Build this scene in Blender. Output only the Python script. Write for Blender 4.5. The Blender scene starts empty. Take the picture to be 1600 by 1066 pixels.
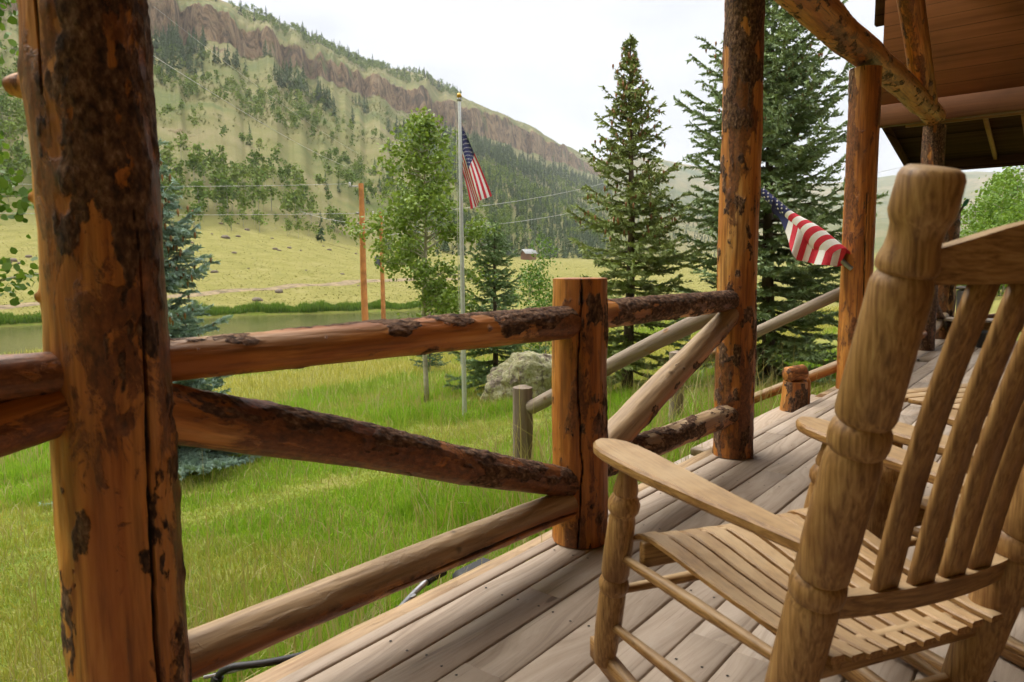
import bpy, math, random
import numpy as np
from mathutils import Matrix, Vector

rng = np.random.default_rng(7)
random.seed(7)
scene = bpy.context.scene
COL = scene.collection

# ------------------------------------------------------------------ camera
F = 1100.0
CH = 1.05                                   # eye height above the deck (deck top is z = 0)
_d = 533 - (405 + 0.0096 * 900)
PITCH = math.atan(_d / F)
YAW = math.atan2(900, math.hypot(F, _d))
FW = np.array([-math.sin(YAW) * math.cos(PITCH), math.cos(YAW) * math.cos(PITCH), -math.sin(PITCH)])
_rt = np.array([math.cos(YAW), math.sin(YAW), 0.0])
_up = np.cross(_rt, FW)
_c, _s = math.cos(0.0096), math.sin(0.0096)
RT = _c * _rt - _s * _up
UP = _c * _up + _s * _rt
P0 = np.array([0, 0, CH])
FH = np.array([-math.sin(YAW), math.cos(YAW)])
RH = np.array([math.cos(YAW), math.sin(YAW)])

cam_data = bpy.data.cameras.new('camera')
cam = bpy.data.objects.new('camera', cam_data)
COL.objects.link(cam)
cam.matrix_world = Matrix(((RT[0], UP[0], -FW[0], 0), (RT[1], UP[1], -FW[1], 0), (RT[2], UP[2], -FW[2], CH), (0, 0, 0, 1)))
cam_data.sensor_width = 36.0
cam_data.lens = 36.0 * F / 1600.0
cam_data.clip_start = 0.05
cam_data.clip_end = 20000
cam_data.dof.use_dof = True
cam_data.dof.focus_distance = 4.6
cam_data.dof.aperture_fstop = 6.3
scene.camera = cam


def ray(x, y):
    v = FW * F + RT * (x - 800) - UP * (y - 533)
    return v / (v @ FW)


def onz(x, y, z): r = ray(x, y); return P0 + r * ((z - CH) / r[2])
def onx(x, y, X): r = ray(x, y); return P0 + r * (X / r[0])
def ony(x, y, Y): r = ray(x, y); return P0 + r * (Y / r[1])


def proj(P):
    v = np.asarray(P) - P0
    z = v @ FW
    return 800 + F * (v @ RT) / z, 533 - F * (v @ UP) / z, z


# ------------------------------------------------------------------ numpy noise
def _hash(i, j, k, seed):
    h = (i.astype(np.uint32) * np.uint32(374761393) + j.astype(np.uint32) * np.uint32(668265263)
         + k.astype(np.uint32) * np.uint32(2147483647) + np.uint32(seed * 2654435 + 12345))
    h = (h ^ (h >> np.uint32(13))) * np.uint32(1274126177)
    h = (h ^ (h >> np.uint32(16))) * np.uint32(2246822519)
    return ((h ^ (h >> np.uint32(15))) & np.uint32(0xffffff)).astype(np.float64) / 16777215.0


def vnoise(P, seed=0):
    P = np.asarray(P, dtype=np.float64)
    I = np.floor(P).astype(np.int64)
    f = P - I
    f = f * f * (3 - 2 * f)
    I = I & 0xffffffff
    r = 0
    for dx in (0, 1):
        for dy in (0, 1):
            for dz in (0, 1):
                w = (f[..., 0] if dx else 1 - f[..., 0]) * (f[..., 1] if dy else 1 - f[..., 1]) * (f[..., 2] if dz else 1 - f[..., 2])
                r = r + w * _hash(I[..., 0] + dx, I[..., 1] + dy, I[..., 2] + dz, seed)
    return r


def fbm(P, seed=0, oct=4):
    P = np.asarray(P, dtype=np.float64)
    a, t, r = 0.5, 0.0, 0
    for o in range(oct):
        r = r + a * vnoise(P * (2.03 ** o), seed + o * 17)
        t += a
        a *= 0.5
    return r / t


def P3(x, y, z=0.0):
    x, y, z = np.broadcast_arrays(x, y, z)
    return np.stack([x, y, z], -1)


def sst(a, b, x):
    t = np.clip((x - a) / (b - a), 0, 1)
    return t * t * (3 - 2 * t)


# ------------------------------------------------------------------ mesh helpers
def mesh(name, V, faces, mats, attrs=None, smooth=True, fmat=None):
    """faces: list of int arrays (n,k)"""
    me = bpy.data.meshes.new(name)
    V = np.asarray(V, dtype=np.float32).reshape(-1, 3)
    faces = [np.asarray(f, dtype=np.int32) for f in faces if len(f)]
    loops = np.concatenate([f.ravel() for f in faces])
    tot = np.concatenate([np.full(len(f), f.shape[1], np.int32) for f in faces])
    st = np.concatenate([[0], np.cumsum(tot)[:-1]]).astype(np.int32)
    me.vertices.add(len(V)); me.vertices.foreach_set('co', V.ravel())
    me.loops.add(len(loops)); me.loops.foreach_set('vertex_index', loops)
    me.polygons.add(len(tot)); me.polygons.foreach_set('loop_start', st); me.polygons.foreach_set('loop_total', tot)
    if fmat is not None:
        me.polygons.foreach_set('material_index', np.asarray(fmat, np.int32))
    if attrs:
        for k, a in attrs.items():
            a = np.asarray(a, np.float32)
            if a.ndim == 2:
                at = me.attributes.new(k, 'FLOAT_COLOR', 'POINT')
                if a.shape[1] == 3:
                    a = np.concatenate([a, np.ones((len(a), 1), np.float32)], 1)
                at.data.foreach_set('color', a.ravel())
            else:
                at = me.attributes.new(k, 'FLOAT', 'POINT')
                at.data.foreach_set('value', a.ravel())
    me.update(calc_edges=True)
    me.validate()
    if smooth:
        me.polygons.foreach_set('use_smooth', np.ones(len(me.polygons), bool))
    for m in (mats if isinstance(mats, (list, tuple)) else [mats]):
        me.materials.append(m)
    return me


ROOTM = {}


def link(name, me, parent=None, M=None):
    o = bpy.data.objects.new(name, me)
    COL.objects.link(o)
    if parent is not None:
        o.parent = parent
        o.matrix_parent_inverse = root_matrix(parent).inverted()
    if M is not None:
        o.matrix_basis = M
    ROOTM[o.name] = (M.copy() if M is not None else Matrix.Identity(4))
    return o


def root_matrix(o):
    return ROOTM[o.name]


def tag(o, label=None, cat=None, group=None, kind=None):
    if label: o['label'] = label
    if cat: o['category'] = cat
    if group: o['group'] = group
    if kind: o['kind'] = kind
    return o


def thing(name, label, cat, loc=(0, 0, 0), rotz=0.0, group=None):
    o = bpy.data.objects.new(name, None)
    COL.objects.link(o)
    o.empty_display_size = 0.1
    M = Matrix.Translation(Vector([float(v) for v in loc])) @ Matrix.Rotation(rotz, 4, 'Z')
    o.matrix_basis = M
    ROOTM[o.name] = M
    return tag(o, label, cat, group)


def dup(root, loc, rotz, label=None, group=None, scale=None):
    M = Matrix.Translation(Vector([float(v) for v in loc])) @ Matrix.Rotation(rotz, 4, 'Z')
    if scale is not None:
        M = M @ Matrix.Scale(scale, 4)
    r = root.copy(); COL.objects.link(r)
    r.matrix_basis = M
    ROOTM[r.name] = M
    if label: r['label'] = label
    if group: r['group'] = group
    for ch in list(root.children):
        c = ch.copy(); COL.objects.link(c); c.parent = r
        ROOTM[c.name] = ROOTM[ch.name]
        for g in list(ch.children):
            d = g.copy(); COL.objects.link(d); d.parent = c
    return r


class MB:
    def __init__(s):
        s.V = []; s.F = []; s.n = 0; s.A = {}; s.m = []

    def add(s, V, faces, mi=0, **at):
        V = np.asarray(V, float).reshape(-1, 3)
        for f in faces:
            f = np.asarray(f, int)
            if len(f):
                s.F.append(f + s.n); s.m.append(np.full(len(f), mi))
        for k, a in at.items():
            s.A.setdefault(k, []).append(np.broadcast_to(np.asarray(a, float), (len(V),)) if np.ndim(a) < 2 else np.asarray(a))
        s.V.append(V); s.n += len(V)
        return s

    def box(s, c, size, M=None, bev=0.0, **at):
        hx, hy, hz = [v / 2 for v in size]
        b = min(bev, hx * .9, hy * .9, hz * .9)
        if b <= 0:
            V = np.array([[x, y, z] for x in (-hx, hx) for y in (-hy, hy) for z in (-hz, hz)])
            Fq = np.array([[0, 1, 3, 2], [4, 6, 7, 5], [0, 4, 5, 1], [2, 3, 7, 6], [0, 2, 6, 4], [1, 5, 7, 3]])
            Ft = np.zeros((0, 3), int)
        else:
            V = []; idx = {}
            for sx in (-1, 1):
                for sy in (-1, 1):
                    for sz in (-1, 1):
                        for a in range(3):
                            p = [sx * (hx - b), sy * (hy - b), sz * (hz - b)]
                            p[a] = (sx, sy, sz)[a] * (hx, hy, hz)[a]
                            idx[(sx, sy, sz, a)] = len(V); V.append(p)
            V = np.array(V); Fq = []; Ft = []
            for a in range(3):
                u, w = [(1, 2), (2, 0), (0, 1)][a]
                for sg in (-1, 1):
                    q = []
                    for (su, sw) in ((-1, -1), (1, -1), (1, 1), (-1, 1)):
                        k = [0, 0, 0]; k[a] = sg; k[u] = su; k[w] = sw
                        q.append(idx[(*k, a)])
                    Fq.append(q if sg > 0 else q[::-1])
                for su in (-1, 1):
                    for sw in (-1, 1):
                        k0 = [0, 0, 0]; k1 = [0, 0, 0]
                        k0[a] = -1; k1[a] = 1
                        k0[u] = k1[u] = su; k0[w] = k1[w] = sw
                        q = [idx[(*k0, u)], idx[(*k1, u)], idx[(*k1, w)], idx[(*k0, w)]]
                        Fq.append(q if su * sw < 0 else q[::-1])
            for sx in (-1, 1):
                for sy in (-1, 1):
                    for sz in (-1, 1):
                        t = [idx[(sx, sy, sz, a)] for a in range(3)]
                        Ft.append(t if sx * sy * sz > 0 else t[::-1])
            Fq = np.array(Fq); Ft = np.array(Ft)
        V = V + np.asarray(c, float) if M is None else (V @ np.array(M.to_3x3()).T + np.asarray(c, float))
        return s.add(V, [Fq, Ft], **at)

    def tube(s, pts, rad, n=10, cap=True, **at):
        pts = np.asarray(pts, float)
        rad = np.broadcast_to(np.asarray(rad, float), (len(pts),))
        T = np.gradient(pts, axis=0)
        T /= np.linalg.norm(T, axis=1)[:, None] + 1e-12
        ref = np.array([0, 0, 1.0]) if abs(T[0][2]) < .9 else np.array([1.0, 0, 0])
        Us = []
        u = np.cross(T[0], ref); u /= np.linalg.norm(u)
        for t in T:
            u = u - t * (u @ t); u /= np.linalg.norm(u); Us.append(u)
        U = np.array(Us); W = np.cross(T, U)
        a = np.arange(n) * 2 * math.pi / n
        V = pts[:, None] + rad[:, None, None] * (U[:, None] * np.cos(a)[None, :, None] + W[:, None] * np.sin(a)[None, :, None])
        m = len(pts)
        i = np.arange(m - 1)[:, None] * n; j = np.arange(n)[None]; k = (j + 1) % n
        Fq = np.stack([i + j, i + k, i + n + k, i + n + j], -1).reshape(-1, 4)
        V = V.reshape(-1, 3)
        Ft = []
        if cap:
            V = np.concatenate([V, pts[:1], pts[-1:]])
            for q in range(n):
                Ft.append([m * n, (q + 1) % n, q])
                Ft.append([m * n + 1, (m - 1) * n + q, (m - 1) * n + (q + 1) % n])
        return s.add(V, [Fq, np.array(Ft, int).reshape(-1, 3)], **at)

    def lathe(s, p0, p1, prof, n=28, **at):
        """prof: list of (distance from p0, radius)"""
        p0 = np.asarray(p0, float); p1 = np.asarray(p1, float)
        d = (p1 - p0) / np.linalg.norm(p1 - p0)
        pts = np.array([p0 + d * t for t, _ in prof]); rad = [r for _, r in prof]
        ref = np.array([0, 0, 1.0]) if abs(d[2]) < .9 else np.array([1.0, 0, 0])
        u = np.cross(d, ref); u /= np.linalg.norm(u); w = np.cross(d, u)
        a = np.arange(n) * 2 * math.pi / n
        V = pts[:, None] + np.array(rad)[:, None, None] * (u * np.cos(a)[:, None] + w * np.sin(a)[:, None])[None]
        m = len(pts)
        i = np.arange(m - 1)[:, None] * n; j = np.arange(n)[None]; k = (j + 1) % n
        Fq = np.stack([i + j, i + k, i + n + k, i + n + j], -1).reshape(-1, 4)
        V = np.concatenate([V.reshape(-1, 3), pts[:1], pts[-1:]])
        Ft = []
        for q in range(n):
            Ft.append([m * n, (q + 1) % n, q]); Ft.append([m * n + 1, (m - 1) * n + q, (m - 1) * n + (q + 1) % n])
        return s.add(V, [Fq, np.array(Ft)], **at)

    def build(s, name, mat, parent=None, smooth=True, M=None):
        V = np.concatenate(s.V)
        by = {}
        for f, m in zip(s.F, s.m):
            by.setdefault(f.shape[1], []).append((f, m))
        Fs = []; ms = []
        for k in by:
            Fs.append(np.concatenate([f for f, _ in by[k]])); ms.append(np.concatenate([m for _, m in by[k]]))
        attrs = {k: np.concatenate(a) for k, a in s.A.items()}
        me = mesh(name, V, Fs, mat, attrs, smooth, np.concatenate(ms))
        if smooth:
            sharp(me)
        return link(name, me, parent, M)


def sharp(me, ang=38):
    try:
        me.set_sharp_from_angle(angle=math.radians(ang))
    except Exception:
        pass


# ------------------------------------------------------------------ node helpers
def newmat(name):
    m = bpy.data.materials.new(name)
    m.use_nodes = True
    nt = m.node_tree
    return m, nt, nt.nodes['Principled BSDF']


class NT:
    def __init__(s, nt): s.nt = nt; s.n = nt.nodes; s.l = nt.links

    def node(s, t, **kw):
        n = s.n.new(t)
        for k, v in kw.items(): setattr(n, k, v)
        return n

    def set(s, inp, v):
        if isinstance(v, bpy.types.NodeSocket): s.l.new(v, inp)
        elif isinstance(v, (tuple, list)) and inp.type == 'RGBA' and len(v) == 3: inp.default_value = (*v, 1)
        else: inp.default_value = v

    def attr(s, name, out='Fac'):
        n = s.node('ShaderNodeAttribute', attribute_name=name); return n.outputs[out]

    def coord(s, which='Object'):
        return s.node('ShaderNodeTexCoord').outputs[which]

    def map(s, v, scale=(1, 1, 1), loc=(0, 0, 0)):
        n = s.node('ShaderNodeMapping'); s.set(n.inputs['Vector'], v)
        s.set(n.inputs['Scale'], scale); s.set(n.inputs['Location'], loc); return n.outputs[0]

    def noise(s, v, scale, detail=4, rough=.55, w=None, dist=0.0):
        n = s.node('ShaderNodeTexNoise')
        if w is not None:
            n.noise_dimensions = '4D'; s.set(n.inputs['W'], w)
        s.set(n.inputs['Vector'], v); s.set(n.inputs['Scale'], scale); s.set(n.inputs['Detail'], detail)
        s.set(n.inputs['Roughness'], rough); s.set(n.inputs['Distortion'], dist)
        return n.outputs['Fac']

    def vor(s, v, scale, feature='F1', out='Distance'):
        n = s.node('ShaderNodeTexVoronoi', feature=feature); s.set(n.inputs['Vector'], v); s.set(n.inputs['Scale'], scale)
        return n.outputs[out]

    def ramp(s, fac, stops, interp='LINEAR'):
        n = s.node('ShaderNodeValToRGB'); n.color_ramp.interpolation = interp
        e = n.color_ramp.elements
        while len(e) < len(stops): e.new(0.5)
        for q, (p, c) in zip(e, stops):
            q.position = p; q.color = (*c, 1) if len(c) == 3 else c
        s.set(n.inputs[0], fac); return n.outputs[0]

    def mr(s, v, a, b, c=0.0, d=1.0, smooth=True):
        n = s.node('ShaderNodeMapRange'); n.interpolation_type = 'SMOOTHSTEP' if smooth else 'LINEAR'
        for i, q in enumerate((v, a, b, c, d)): s.set(n.inputs[i], q)
        return n.outputs[0]

    def mix(s, fac, a, b, mode='MIX'):
        n = s.node('ShaderNodeMix', data_type='RGBA', blend_type=mode)
        s.set(n.inputs[0], fac); s.set(n.inputs[6], a); s.set(n.inputs[7], b); return n.outputs[2]

    def math(s, op, a, b=0.0, clamp=False):
        n = s.node('ShaderNodeMath', operation=op, use_clamp=clamp); s.set(n.inputs[0], a); s.set(n.inputs[1], b); return n.outputs[0]

    def bump(s, h, strength=.5, dist=.01, normal=None):
        n = s.node('ShaderNodeBump'); s.set(n.inputs['Strength'], strength); s.set(n.inputs['Distance'], dist); s.set(n.inputs['Height'], h)
        if normal is not None: s.set(n.inputs['Normal'], normal)
        return n.outputs[0]

    def rand(s): return s.node('ShaderNodeObjectInfo').outputs['Random']


def simple(name, col, rough=.6, metal=0.0, var=.12, scale=30, bump=0.0, spec=None):
    m, nt, b = newmat(name); t = NT(nt)
    n = t.noise(t.coord(), scale, 4)
    c1 = tuple(max(0, c * (1 - var * 2)) for c in col); c2 = tuple(min(1, c * (1 + var * 2)) for c in col)
    t.set(b.inputs['Base Color'], t.ramp(n, [(.3, c1), (.7, c2)]))
    b.inputs['Roughness'].default_value = rough; b.inputs['Metallic'].default_value = metal
    if spec is not None: b.inputs['Specular IOR Level'].default_value = spec
    if bump: t.set(b.inputs['Normal'], t.bump(n, bump, .004))
    return m


def leafmat(name, trans=.3, rough=.55, spec=.35):
    """colour comes from the per-leaf colour stored on the mesh"""
    m, nt, b = newmat(name); t = NT(nt)
    c = t.attr('Col', 'Color')
    t.set(b.inputs['Base Color'], c); b.inputs['Roughness'].default_value = rough
    b.inputs['Specular IOR Level'].default_value = spec
    tr = t.node('ShaderNodeBsdfTranslucent'); t.set(tr.inputs['Color'], t.mix(1.0, c, (1.0, 1.0, .55), 'MULTIPLY'))
    ms = t.node('ShaderNodeMixShader'); ms.inputs[0].default_value = trans
    t.l.new(b.outputs[0], ms.inputs[1]); t.l.new(tr.outputs[0], ms.inputs[2])
    t.l.new(ms.outputs[0], nt.nodes['Material Output'].inputs['Surface'])
    return m


# ------------------------------------------------------------------ wood materials
def make_logmat():
    m, nt, b = newmat('log wood with bark'); t = NT(nt)
    v = t.coord(); w = t.math('MULTIPLY', t.rand(), 40.0)
    streak = t.noise(t.map(v, (9, 9, 1.1)), 1.0, 5, .6, w, .6)
    grain = t.noise(t.map(v, (60, 60, 4)), 1.0, 4, .6, w)
    blot = t.noise(t.map(v, (17, 17, 8)), 1.0, 6, .72, w, .8)
    fine = t.noise(t.map(v, (1, 1, .6)), 75, 6, .7, w)
    streak2 = t.noise(t.map(v, (26, 26, 1.6)), 1.0, 5, .65, w, .4)
    wood = t.ramp(streak, [(.28, (.20, .060, .012)), (.43, (.38, .125, .023)), (.56, (.52, .212, .044)), (.72, (.60, .33, .11))])
    wood = t.mix(t.mr(streak2, .48, .64, 0, .7), wood, (.17, .050, .012))
    wood = t.mix(t.mr(grain, .42, .72, 0, .6), wood, (.10, .032, .009))
    chk = t.noise(t.map(v, (75, 75, .9)), 1.0, 3, .6, w)
    wood = t.mix(t.mr(chk, .63, .70, 0, .75), wood, (.07, .022, .007))
    # inner bark left on the peeled wood: dark red brown
    st = t.math('ADD', t.attr('stain'), t.math('MULTIPLY', t.math('SUBTRACT', blot, .5), 1.6))
    stm = t.mr(st, .44, .58)
    inner = t.ramp(fine, [(.34, (.028, .011, .006)), (.5, (.12, .038, .013)), (.68, (.26, .092, .028))])
    c = t.mix(t.math('MULTIPLY', stm, .88), wood, inner)
    # weathered grey
    gr = t.mr(t.math('ADD', t.attr('grey'), t.math('MULTIPLY', t.math('SUBTRACT', streak, .5), .7)), .25, .75)
    greyc = t.ramp(grain, [(.25, (.19, .125, .07)), (.6, (.42, .29, .165)), (.8, (.54, .41, .26))])
    c = t.mix(gr, c, greyc)
    # bark plates
    ba = t.math('ADD', t.attr('bark'), t.math('MULTIPLY', t.math('SUBTRACT', t.math('ADD', t.math('MULTIPLY', fine, .5), t.math('MULTIPLY', blot, .5)), .5), 3.2))
    bam = t.mr(ba, .40, .60)
    plate = t.vor(t.map(v, (1, 1, .6)), 75, 'F1')
    barkc = t.ramp(t.math('ADD', t.math('MULTIPLY', plate, .14), t.math('ADD', t.math('MULTIPLY', fine, .62), t.math('MULTIPLY', blot, .28))),
                   [(.37, (.36, .235, .15)), (.45, (.20, .11, .06)), (.53, (.095, .046, .024)), (.62, (.028, .015, .010))])
    c = t.mix(bam, c, barkc)
    c = t.mix(t.attr('dark'), c, (.010, .006, .004))
    t.set(b.inputs['Base Color'], c)
    t.set(b.inputs['Roughness'], t.mix(bam, (.50, .50, .50), (.9, .9, .9)))
    b.inputs['Specular IOR Level'].default_value = .35
    h = t.math('ADD', t.math('ADD', t.math('MULTIPLY', grain, .5), t.math('MULTIPLY', streak2, .5)), t.math('MULTIPLY', t.math('MULTIPLY', fine, bam), 2.4))
    h = t.math('ADD', h, t.math('MULTIPLY', stm, .35))
    t.set(b.inputs['Normal'], t.bump(h, .8, .006))
    return m


def make_greylogmat():
    m, nt, b = newmat('weathered grey log wood'); t = NT(nt)
    v = t.coord(); w = t.math('MULTIPLY', t.rand(), 40.0)
    streak = t.noise(t.map(v, (9, 9, .9)), 1.0, 5, .6, w, .5)
    grain = t.noise(t.map(v, (70, 70, 3)), 1.0, 4, .6, w)
    c = t.ramp(streak, [(.3, (.12, .085, .06)), (.5, (.24, .185, .135)), (.7, (.34, .28, .215))])
    c = t.mix(t.mr(t.attr('stain'), .45, .7), c, (.30, .155, .065))
    c = t.mix(t.mr(grain, .5, .8, 0, .7), c, (.06, .042, .03))
    c = t.mix(t.attr('dark'), c, (.02, .013, .01))
    t.set(b.inputs['Base Color'], c); b.inputs['Roughness'].default_value = .8
    t.set(b.inputs['Normal'], t.bump(grain, .6, .004))
    return m


def make_deckmat():
    m, nt, b = newmat('weathered deck boards'); t = NT(nt)
    v = t.coord()
    off = t.math('MULTIPLY', t.attr('bid'), 13.7)
    vv = t.node('ShaderNodeCombineXYZ'); t.set(vv.inputs[2], off); t.set(vv.inputs[1], t.math('MULTIPLY', off, 3.1))
    va = t.node('ShaderNodeVectorMath', operation='ADD'); t.set(va.inputs[0], v); t.set(va.inputs[1], vv.outputs[0])
    p = va.outputs[0]
    warp = t.noise(t.map(p, (3.0, .8, 3)), 1.0, 2, .5)
    wv = t.node('ShaderNodeCombineXYZ'); t.set(wv.inputs[0], t.math('MULTIPLY', warp, .55))
    va2 = t.node('ShaderNodeVectorMath', operation='ADD'); t.set(va2.inputs[0], p); t.set(va2.inputs[1], wv.outputs[0])
    rings = t.noise(t.map(va2.outputs[0], (38, .55, 1)), 1.0, 3, .6)
    fine = t.noise(t.map(p, (170, 3.5, 1)), 1.0, 3, .6)
    mott = t.noise(t.map(p, (7, 2.2, 1)), 1.0, 5, .65)
    c = t.ramp(rings, [(.28, (.275, .213, .163)), (.45, (.38, .31, .245)), (.62, (.44, .365, .295)), (.8, (.335, .265, .208))])
    tint = t.ramp(t.math('FRACT', t.math('MULTIPLY', off, 2.37)), [(0, (.80, .76, .72)), (.5, (1, .98, .96)), (1, (1.08, 1.0, .92))])
    c = t.mix(1.0, c, tint, 'MULTIPLY')
    c = t.mix(t.mr(mott, .5, .78, 0, .45), c, (.17, .115, .08))
    c = t.mix(t.mr(mott, .30, .42, .35, 0), c, (.46, .39, .32))
    c = t.mix(t.mr(fine, .55, .8, 0, .55), c, (.11, .075, .052))
    kn = t.vor(t.map(p, (5.5, 1.15, 1)), 1.0, 'F1')
    c = t.mix(t.mr(kn, .045, .075, .75, 0), c, (.085, .048, .03))
    t.set(b.inputs['Base Color'], c); t.set(b.inputs['Roughness'], t.mr(mott, .3, .7, .5, .75))
    b.inputs['Specular IOR Level'].default_value = .4
    t.set(b.inputs['Normal'], t.bump(t.math('ADD', t.math('MULTIPLY', rings, .6), fine), .4, .003))
    return m


def make_chairmat():
    m, nt, b = newmat('oiled tan chair wood'); t = NT(nt)
    v = t.coord(); uvw = t.node('ShaderNodeVectorMath', operation='ADD')
    t.set(uvw.inputs[0], v)
    cx = t.node('ShaderNodeCombineXYZ'); t.set(cx.inputs[0], t.math('MULTIPLY', t.attr('bid'), 7.7)); t.set(cx.inputs[1], t.math('MULTIPLY', t.rand(), 30.0))
    t.set(uvw.inputs[1], cx.outputs[0])
    p = uvw.outputs[0]
    axis = t.attr('ax')          # 0 grain along z, 1 along y, 2 along x
    def g(sx, sy, sz, k): return t.noise(t.map(p, (sx, sy, sz)), k, 4, .6, None, .5)
    gz = g(34, 34, 1.6, 5); gy = g(34, 1.6, 34, 5); gx = g(1.6, 34, 34, 5)
    ny = t.mr(axis, .4, .6, 0, 1); nx = t.mr(axis, 1.4, 1.6, 0, 1)
    gg = t.mix(nx, t.mix(ny, gz, gy), gx)
    blot = t.noise(p, 7, 4, .6)
    c = t.ramp(gg, [(.3, (.125, .056, .015)), (.44, (.24, .122, .038)), (.56, (.345, .19, .066)), (.72, (.44, .27, .105))])
    tint = t.ramp(t.math('FRACT', t.math('MULTIPLY', t.attr('bid'), 5.13)), [(0, (.86, .84, .80)), (.5, (1, 1, 1)), (1, (1.1, 1.06, 1.0))])
    c = t.mix(1.0, c, tint, 'MULTIPLY')
    c = t.mix(t.mr(blot, .50, .72, 0, .6), c, (.135, .052, .013))
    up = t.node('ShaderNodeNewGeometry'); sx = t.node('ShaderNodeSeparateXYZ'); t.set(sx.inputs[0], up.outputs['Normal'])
    # paler mix on upward faces: light from above painted into the wood colour
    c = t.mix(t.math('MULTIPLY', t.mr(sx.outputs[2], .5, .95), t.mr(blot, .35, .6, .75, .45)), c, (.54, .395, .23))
    t.set(b.inputs['Base Color'], c); b.inputs['Roughness'].default_value = .48
    b.inputs['Specular IOR Level'].default_value = .4
    t.set(b.inputs['Normal'], t.bump(gg, .3, .002))
    return m


def make_roofmat(name, c0, c1, axis='x', boards=6.5, spec=.2):
    m, nt, b = newmat(name); t = NT(nt)
    v = t.coord()
    sc = (.5, 12, 12) if axis == 'x' else (12, .5, 12)
    g = t.noise(t.map(v, sc), 1.5, 5, .6, None, .4)
    bl = t.noise(v, 1.3, 4, .6)
    c = t.ramp(g, [(.3, c0), (.7, c1)])
    c = t.mix(t.mr(bl, .5, .75, 0, .4), c, tuple(q * .45 for q in c0))
    sx = t.node('ShaderNodeSeparateXYZ'); t.set(sx.inputs[0], v)
    fr = t.math('FRACT', t.math('MULTIPLY', sx.outputs[2], boards))
    c = t.mix(t.mr(fr, .0, .075, .85, 0), c, tuple(q * .2 for q in c0))
    t.set(b.inputs['Base Color'], c); b.inputs['Roughness'].default_value = .75; b.inputs['Specular IOR Level'].default_value = spec
    t.set(b.inputs['Normal'], t.bump(g, .4, .004))
    return m


M_LOG = make_logmat()
M_GREYLOG = make_greylogmat()
M_DECK = make_deckmat()
M_CHAIR = make_chairmat()
M_NAIL = simple('dark nail heads', (.025, .02, .018), .5, .6)
M_BLACK = simple('black rubber', (.018, .018, .019), .55)
M_GREYMETAL = simple('dull steel', (.35, .35, .36), .4, .8)


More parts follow.
